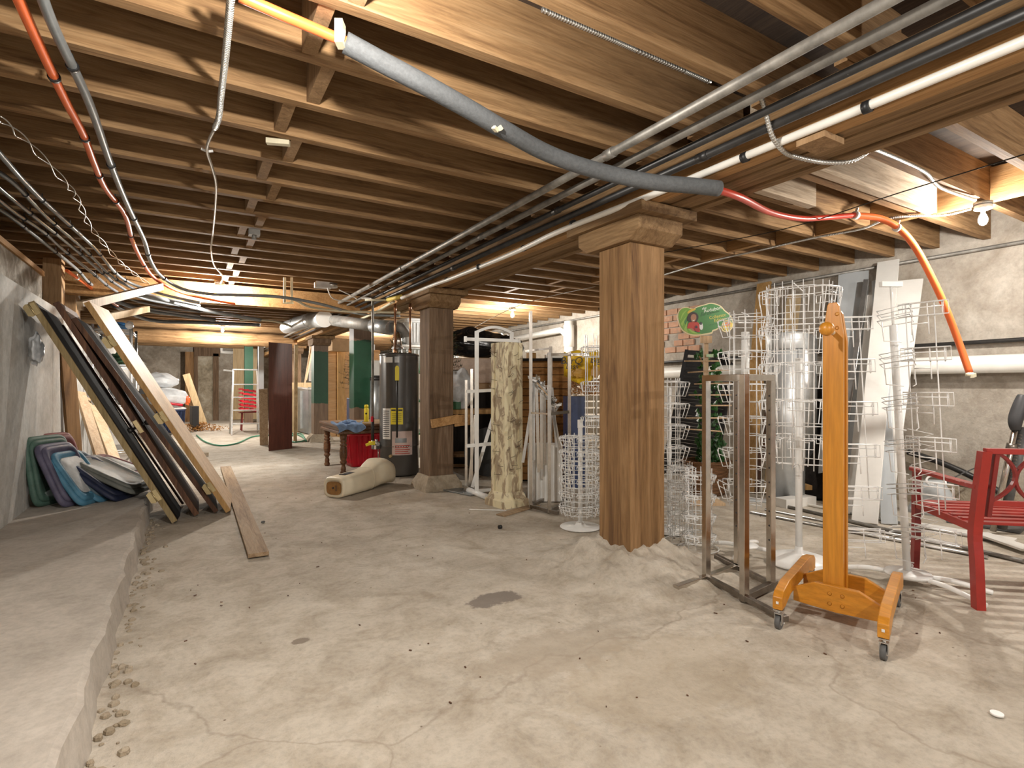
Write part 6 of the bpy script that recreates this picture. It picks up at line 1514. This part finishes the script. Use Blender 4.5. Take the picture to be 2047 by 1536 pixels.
b = MB(); b.bar(pA+Z_*.03, pB+(pB-pA).normalized()*.12+Z_*.03, .03, .03); b.bar(pA+Z_*.03, pD+Z_*.03, .03, .03); b.bar(pD+Z_*.03, pC+Z_*.03, .03, .03); b.bar(pB+Z_*.03, pC+Z_*.03, .03, .03); b.build('base_frame', M['steel_dark'], t)
for z in (zB*.62,): b = MB(); b.bar(pB+Z_*z, pC+Z_*z, .02, .03); b.bar(pB+Z_*z, pA+Z_*z, .015, .015); b.build('mid_rail', M['chrome'], t)
b = MB()
for k in range(24):
    qd = (pB-pD).normalized(); qq = pD+Z_*(.25+.05*k)+qd*.017; b.box(qq, (.006, .004, .014), (0, 0, -.5))
b.build('slots', M['ink'], t)
# bundle of metal strips leaning in the rack
random.seed(9)
for i, (x0, y0, x1, y1) in enumerate([(1077, 945, 1072, 760), (1067, 920, 1066, 765), (1083, 938, 1082, 765), (1045, 925, 1070, 765), (1120, 900, 1095, 770), (1113, 895, 1103, 775), (1090, 930, 1088, 770)]):
    b = MB(); p0 = P(x0, y0, d=5.45); p1 = P(x1, y1, d=5.45); b.bar(p0, p1, .03, .006, FV); tag(b.build('metal_strip', M['galv'] if i % 2 else M['chrome']), 'flat metal strip bundled on the tall chrome rack, %s from the left' % ['third', 'second', 'fourth', 'first', 'seventh', 'sixth', 'fifth'][i], 'strip', 'metal strips bundled on the chrome rack')
t = thing('bracket_bundle', 'jumble of chrome brackets heaped on the tall chrome rack', 'brackets', tuple(P(1090, 770, d=5.4))); b = MB()
for k in range(26):
    f = k/26; c_ = P(1068+f*48, 756+f*62, d=5.38+.1*random.random()); dd = Vector((random.gauss(0, 1), random.gauss(0, 1), random.gauss(0, .6))).normalized()*.06
    b.bar(c_-dd, c_+dd, .012, .02); b.tube([c_+dd, c_+dd+Z_*.02], .008, 6)
b.build('bracket_heap', M['galv'], t)
b = MB(); b.bar(P(1073, 765, d=5.3), P(1094, 790, d=5.3), .025, .012); b.build('wood_slat', M['pine'], t)
for i, (x0, y0, x1, y1) in enumerate([(932, 978, 932, 760), (943, 980, 943, 738), (938, 982, 950, 830)]):
    b = MB(); q0 = P(x0, y0, d=6.45); q0.z = max(q0.z, .006); b.bar(q0, P(x1, y1, d=6.5), .03, .02, FV); tag(b.build('chrome_upright', M['chrome']), 'loose chrome upright leaning behind the white arched rack, %s' % ['leftmost', 'tallest', 'slanted'][i], 'upright')
b = MB(); b.bar(P(944, 975, d=6.3), P(985, 835, d=6.5), .04, .02, FV); tag(b.build('white_strip', M['white']), 'white strip leaning diagonally behind the arched rack', 'strip')
q = P(1089, 948, d=5.75); t = thing('white_ribbed_box', 'white ribbed box standing behind the tall chrome rack', 'box', (q.x, q.y, 0))
hb = CH+(HY-890)/FPX*5.7; b = MB(); b.bar(Vector((q.x, q.y, 0.01))-RV*.18+Z_*hb/2, Vector((q.x, q.y, .01))+RV*.18+Z_*hb/2, .16, hb); b.build('box_body', M['board_white'], t)
b = MB()
for k in range(9): b.bar(Vector((q.x, q.y, .02))-RV*(.17-.0425*k)-FV*.083, Vector((q.x, q.y, hb-.01))-RV*(.17-.0425*k)-FV*.083, .014, .008, FV)
b.build('ribs', M['white'], t)
slab_on_floor('flat_board', FL(1000, 1033), FL(1072, 1012), .10, .015, .003, M['plank'], 'flat grey board on the floor between the column and the chrome rack', 'board')
slab_on_floor('metal_plate', FL(893, 978), FL(955, 990), .22, .015, .003, M['sheet'], 'dull metal plate on the floor behind the white base tube', 'plate')
b = MB(); b.tube([FL(938, 1020)+Z_*.006, FL(1012, 1022)+Z_*.006], .005, 6); tag(b.build('white_rod', M['white']), 'thin white rod on the floor in front of the cream column', 'rod')
# yellow bag, crate etc. left of the post
q = P(1178, 735, d=6.2); t = thing('yellow_bag', 'yellow printed bag folded over the top of the crates left of the near post', 'bag', tuple(q))
b = MB(); N1, N2 = 16, 10; vs = []
for j in range(N2+1):
    for i in range(N1+1):
        px = 1127+ (1215-1127)*i/N1; py = 703+(58-10*math.cos(i*.5))*j/N2+3*math.sin(i*.9)
        vs.append(P(px, py, d=6.1+.05*math.sin(i*1.1+j*.7)))
b.add(vs, [(j*(N1+1)+i, j*(N1+1)+i+1, (j+1)*(N1+1)+i+1, (j+1)*(N1+1)+i) for j in range(N2) for i in range(N1)], True)
o = b.build('bag_sheet', paint('yellow_bag', (.78, .50, .02), .4, 0, .1), t); s_5 = o.modifiers.new('s', 'SOLIDIFY'); s_5.thickness = .02
blob('printed_kangaroo', P(1157, 747, d=6.0), (.10, .012, .05), paint('bag_print', (.42, .22, .02), .5), '', '', 81, .3, parent=t)
blob('printed_blot', P(1190, 745, d=6.0), (.06, .012, .06), M['pine_gold'], '', '', 82, .3, parent=t)
def wtext(body, p, size, m, par, name='lettering', shear=0):
    cu = bpy.data.curves.new(name, 'FONT'); cu.body = body; cu.size = size; cu.align_x = 'CENTER'; cu.align_y = 'CENTER'; cu.extrude = .001; cu.shear = shear
    o = bpy.data.objects.new(name, cu); C.objects.link(o); me = bpy.data.meshes.new_from_object(o); bpy.data.objects.remove(o)
    mt = M4(p, RV, Z_); b = MB(); b.add([mt @ v.co for v in me.vertices], [tuple(v.vertices) for v in me.polygons]); return b.build(name, m, par)
wtext('BarQ', P(1142, 722, d=5.98), .11, M['ink'], t, shear=.2); wtext('bass', P(1143, 733, d=5.98), .08, M['ink'], t, shear=.2); wtext('Big', P(1190, 720, d=5.98), .10, M['ink'], t, shear=.2)
t = thing('slat_crate', 'grey-brown slatted wooden crates stacked left of the near post', 'crate', tuple(P(1185, 850, d=6.4))); q = P(1192, 900, d=6.5); q.z = 0
for k in range(14): b = MB(); b.bar(q-RV*.26+Z_*(.06+.078*k), q+RV*.3+Z_*(.06+.078*k), .015, .06); b.build('slat', M['crate'], t)
for s_6 in (-.25, .0, .28): b = MB(); b.bar(q+RV*s_6+FV*.02, q+RV*s_6+FV*.02+Z_*1.1, .04, .02, RV); b.build('batten', M['crate'], t)
random.seed(90); b = MB()
for k in range(420):
    c_ = q+Z_*random.uniform(1.12, 1.28)+RV*random.uniform(-.3, .28)+FV*random.uniform(-.05, .3); dd = Vector((random.gauss(0, 1), random.gauss(0, 1), random.gauss(0, .5))).normalized()*.06; b.tube([c_-dd, c_+dd], .003, 4)
tag(b.build('straw_heap', M['autumn']), 'heap of dry twigs and straw on top of the slatted crates', 'straw', kind='stuff')
q = P(1147, 830, d=6.6); boxobj('navy_bin', (q.x, q.y, .55), (.22, .3, 1.09), M['blue'], 'tall dark navy plastic bin left of the slatted crates', 'bin', -.5)
for o in bpy.data.objects:
    if '_o' in o.keys(): del o['_o']
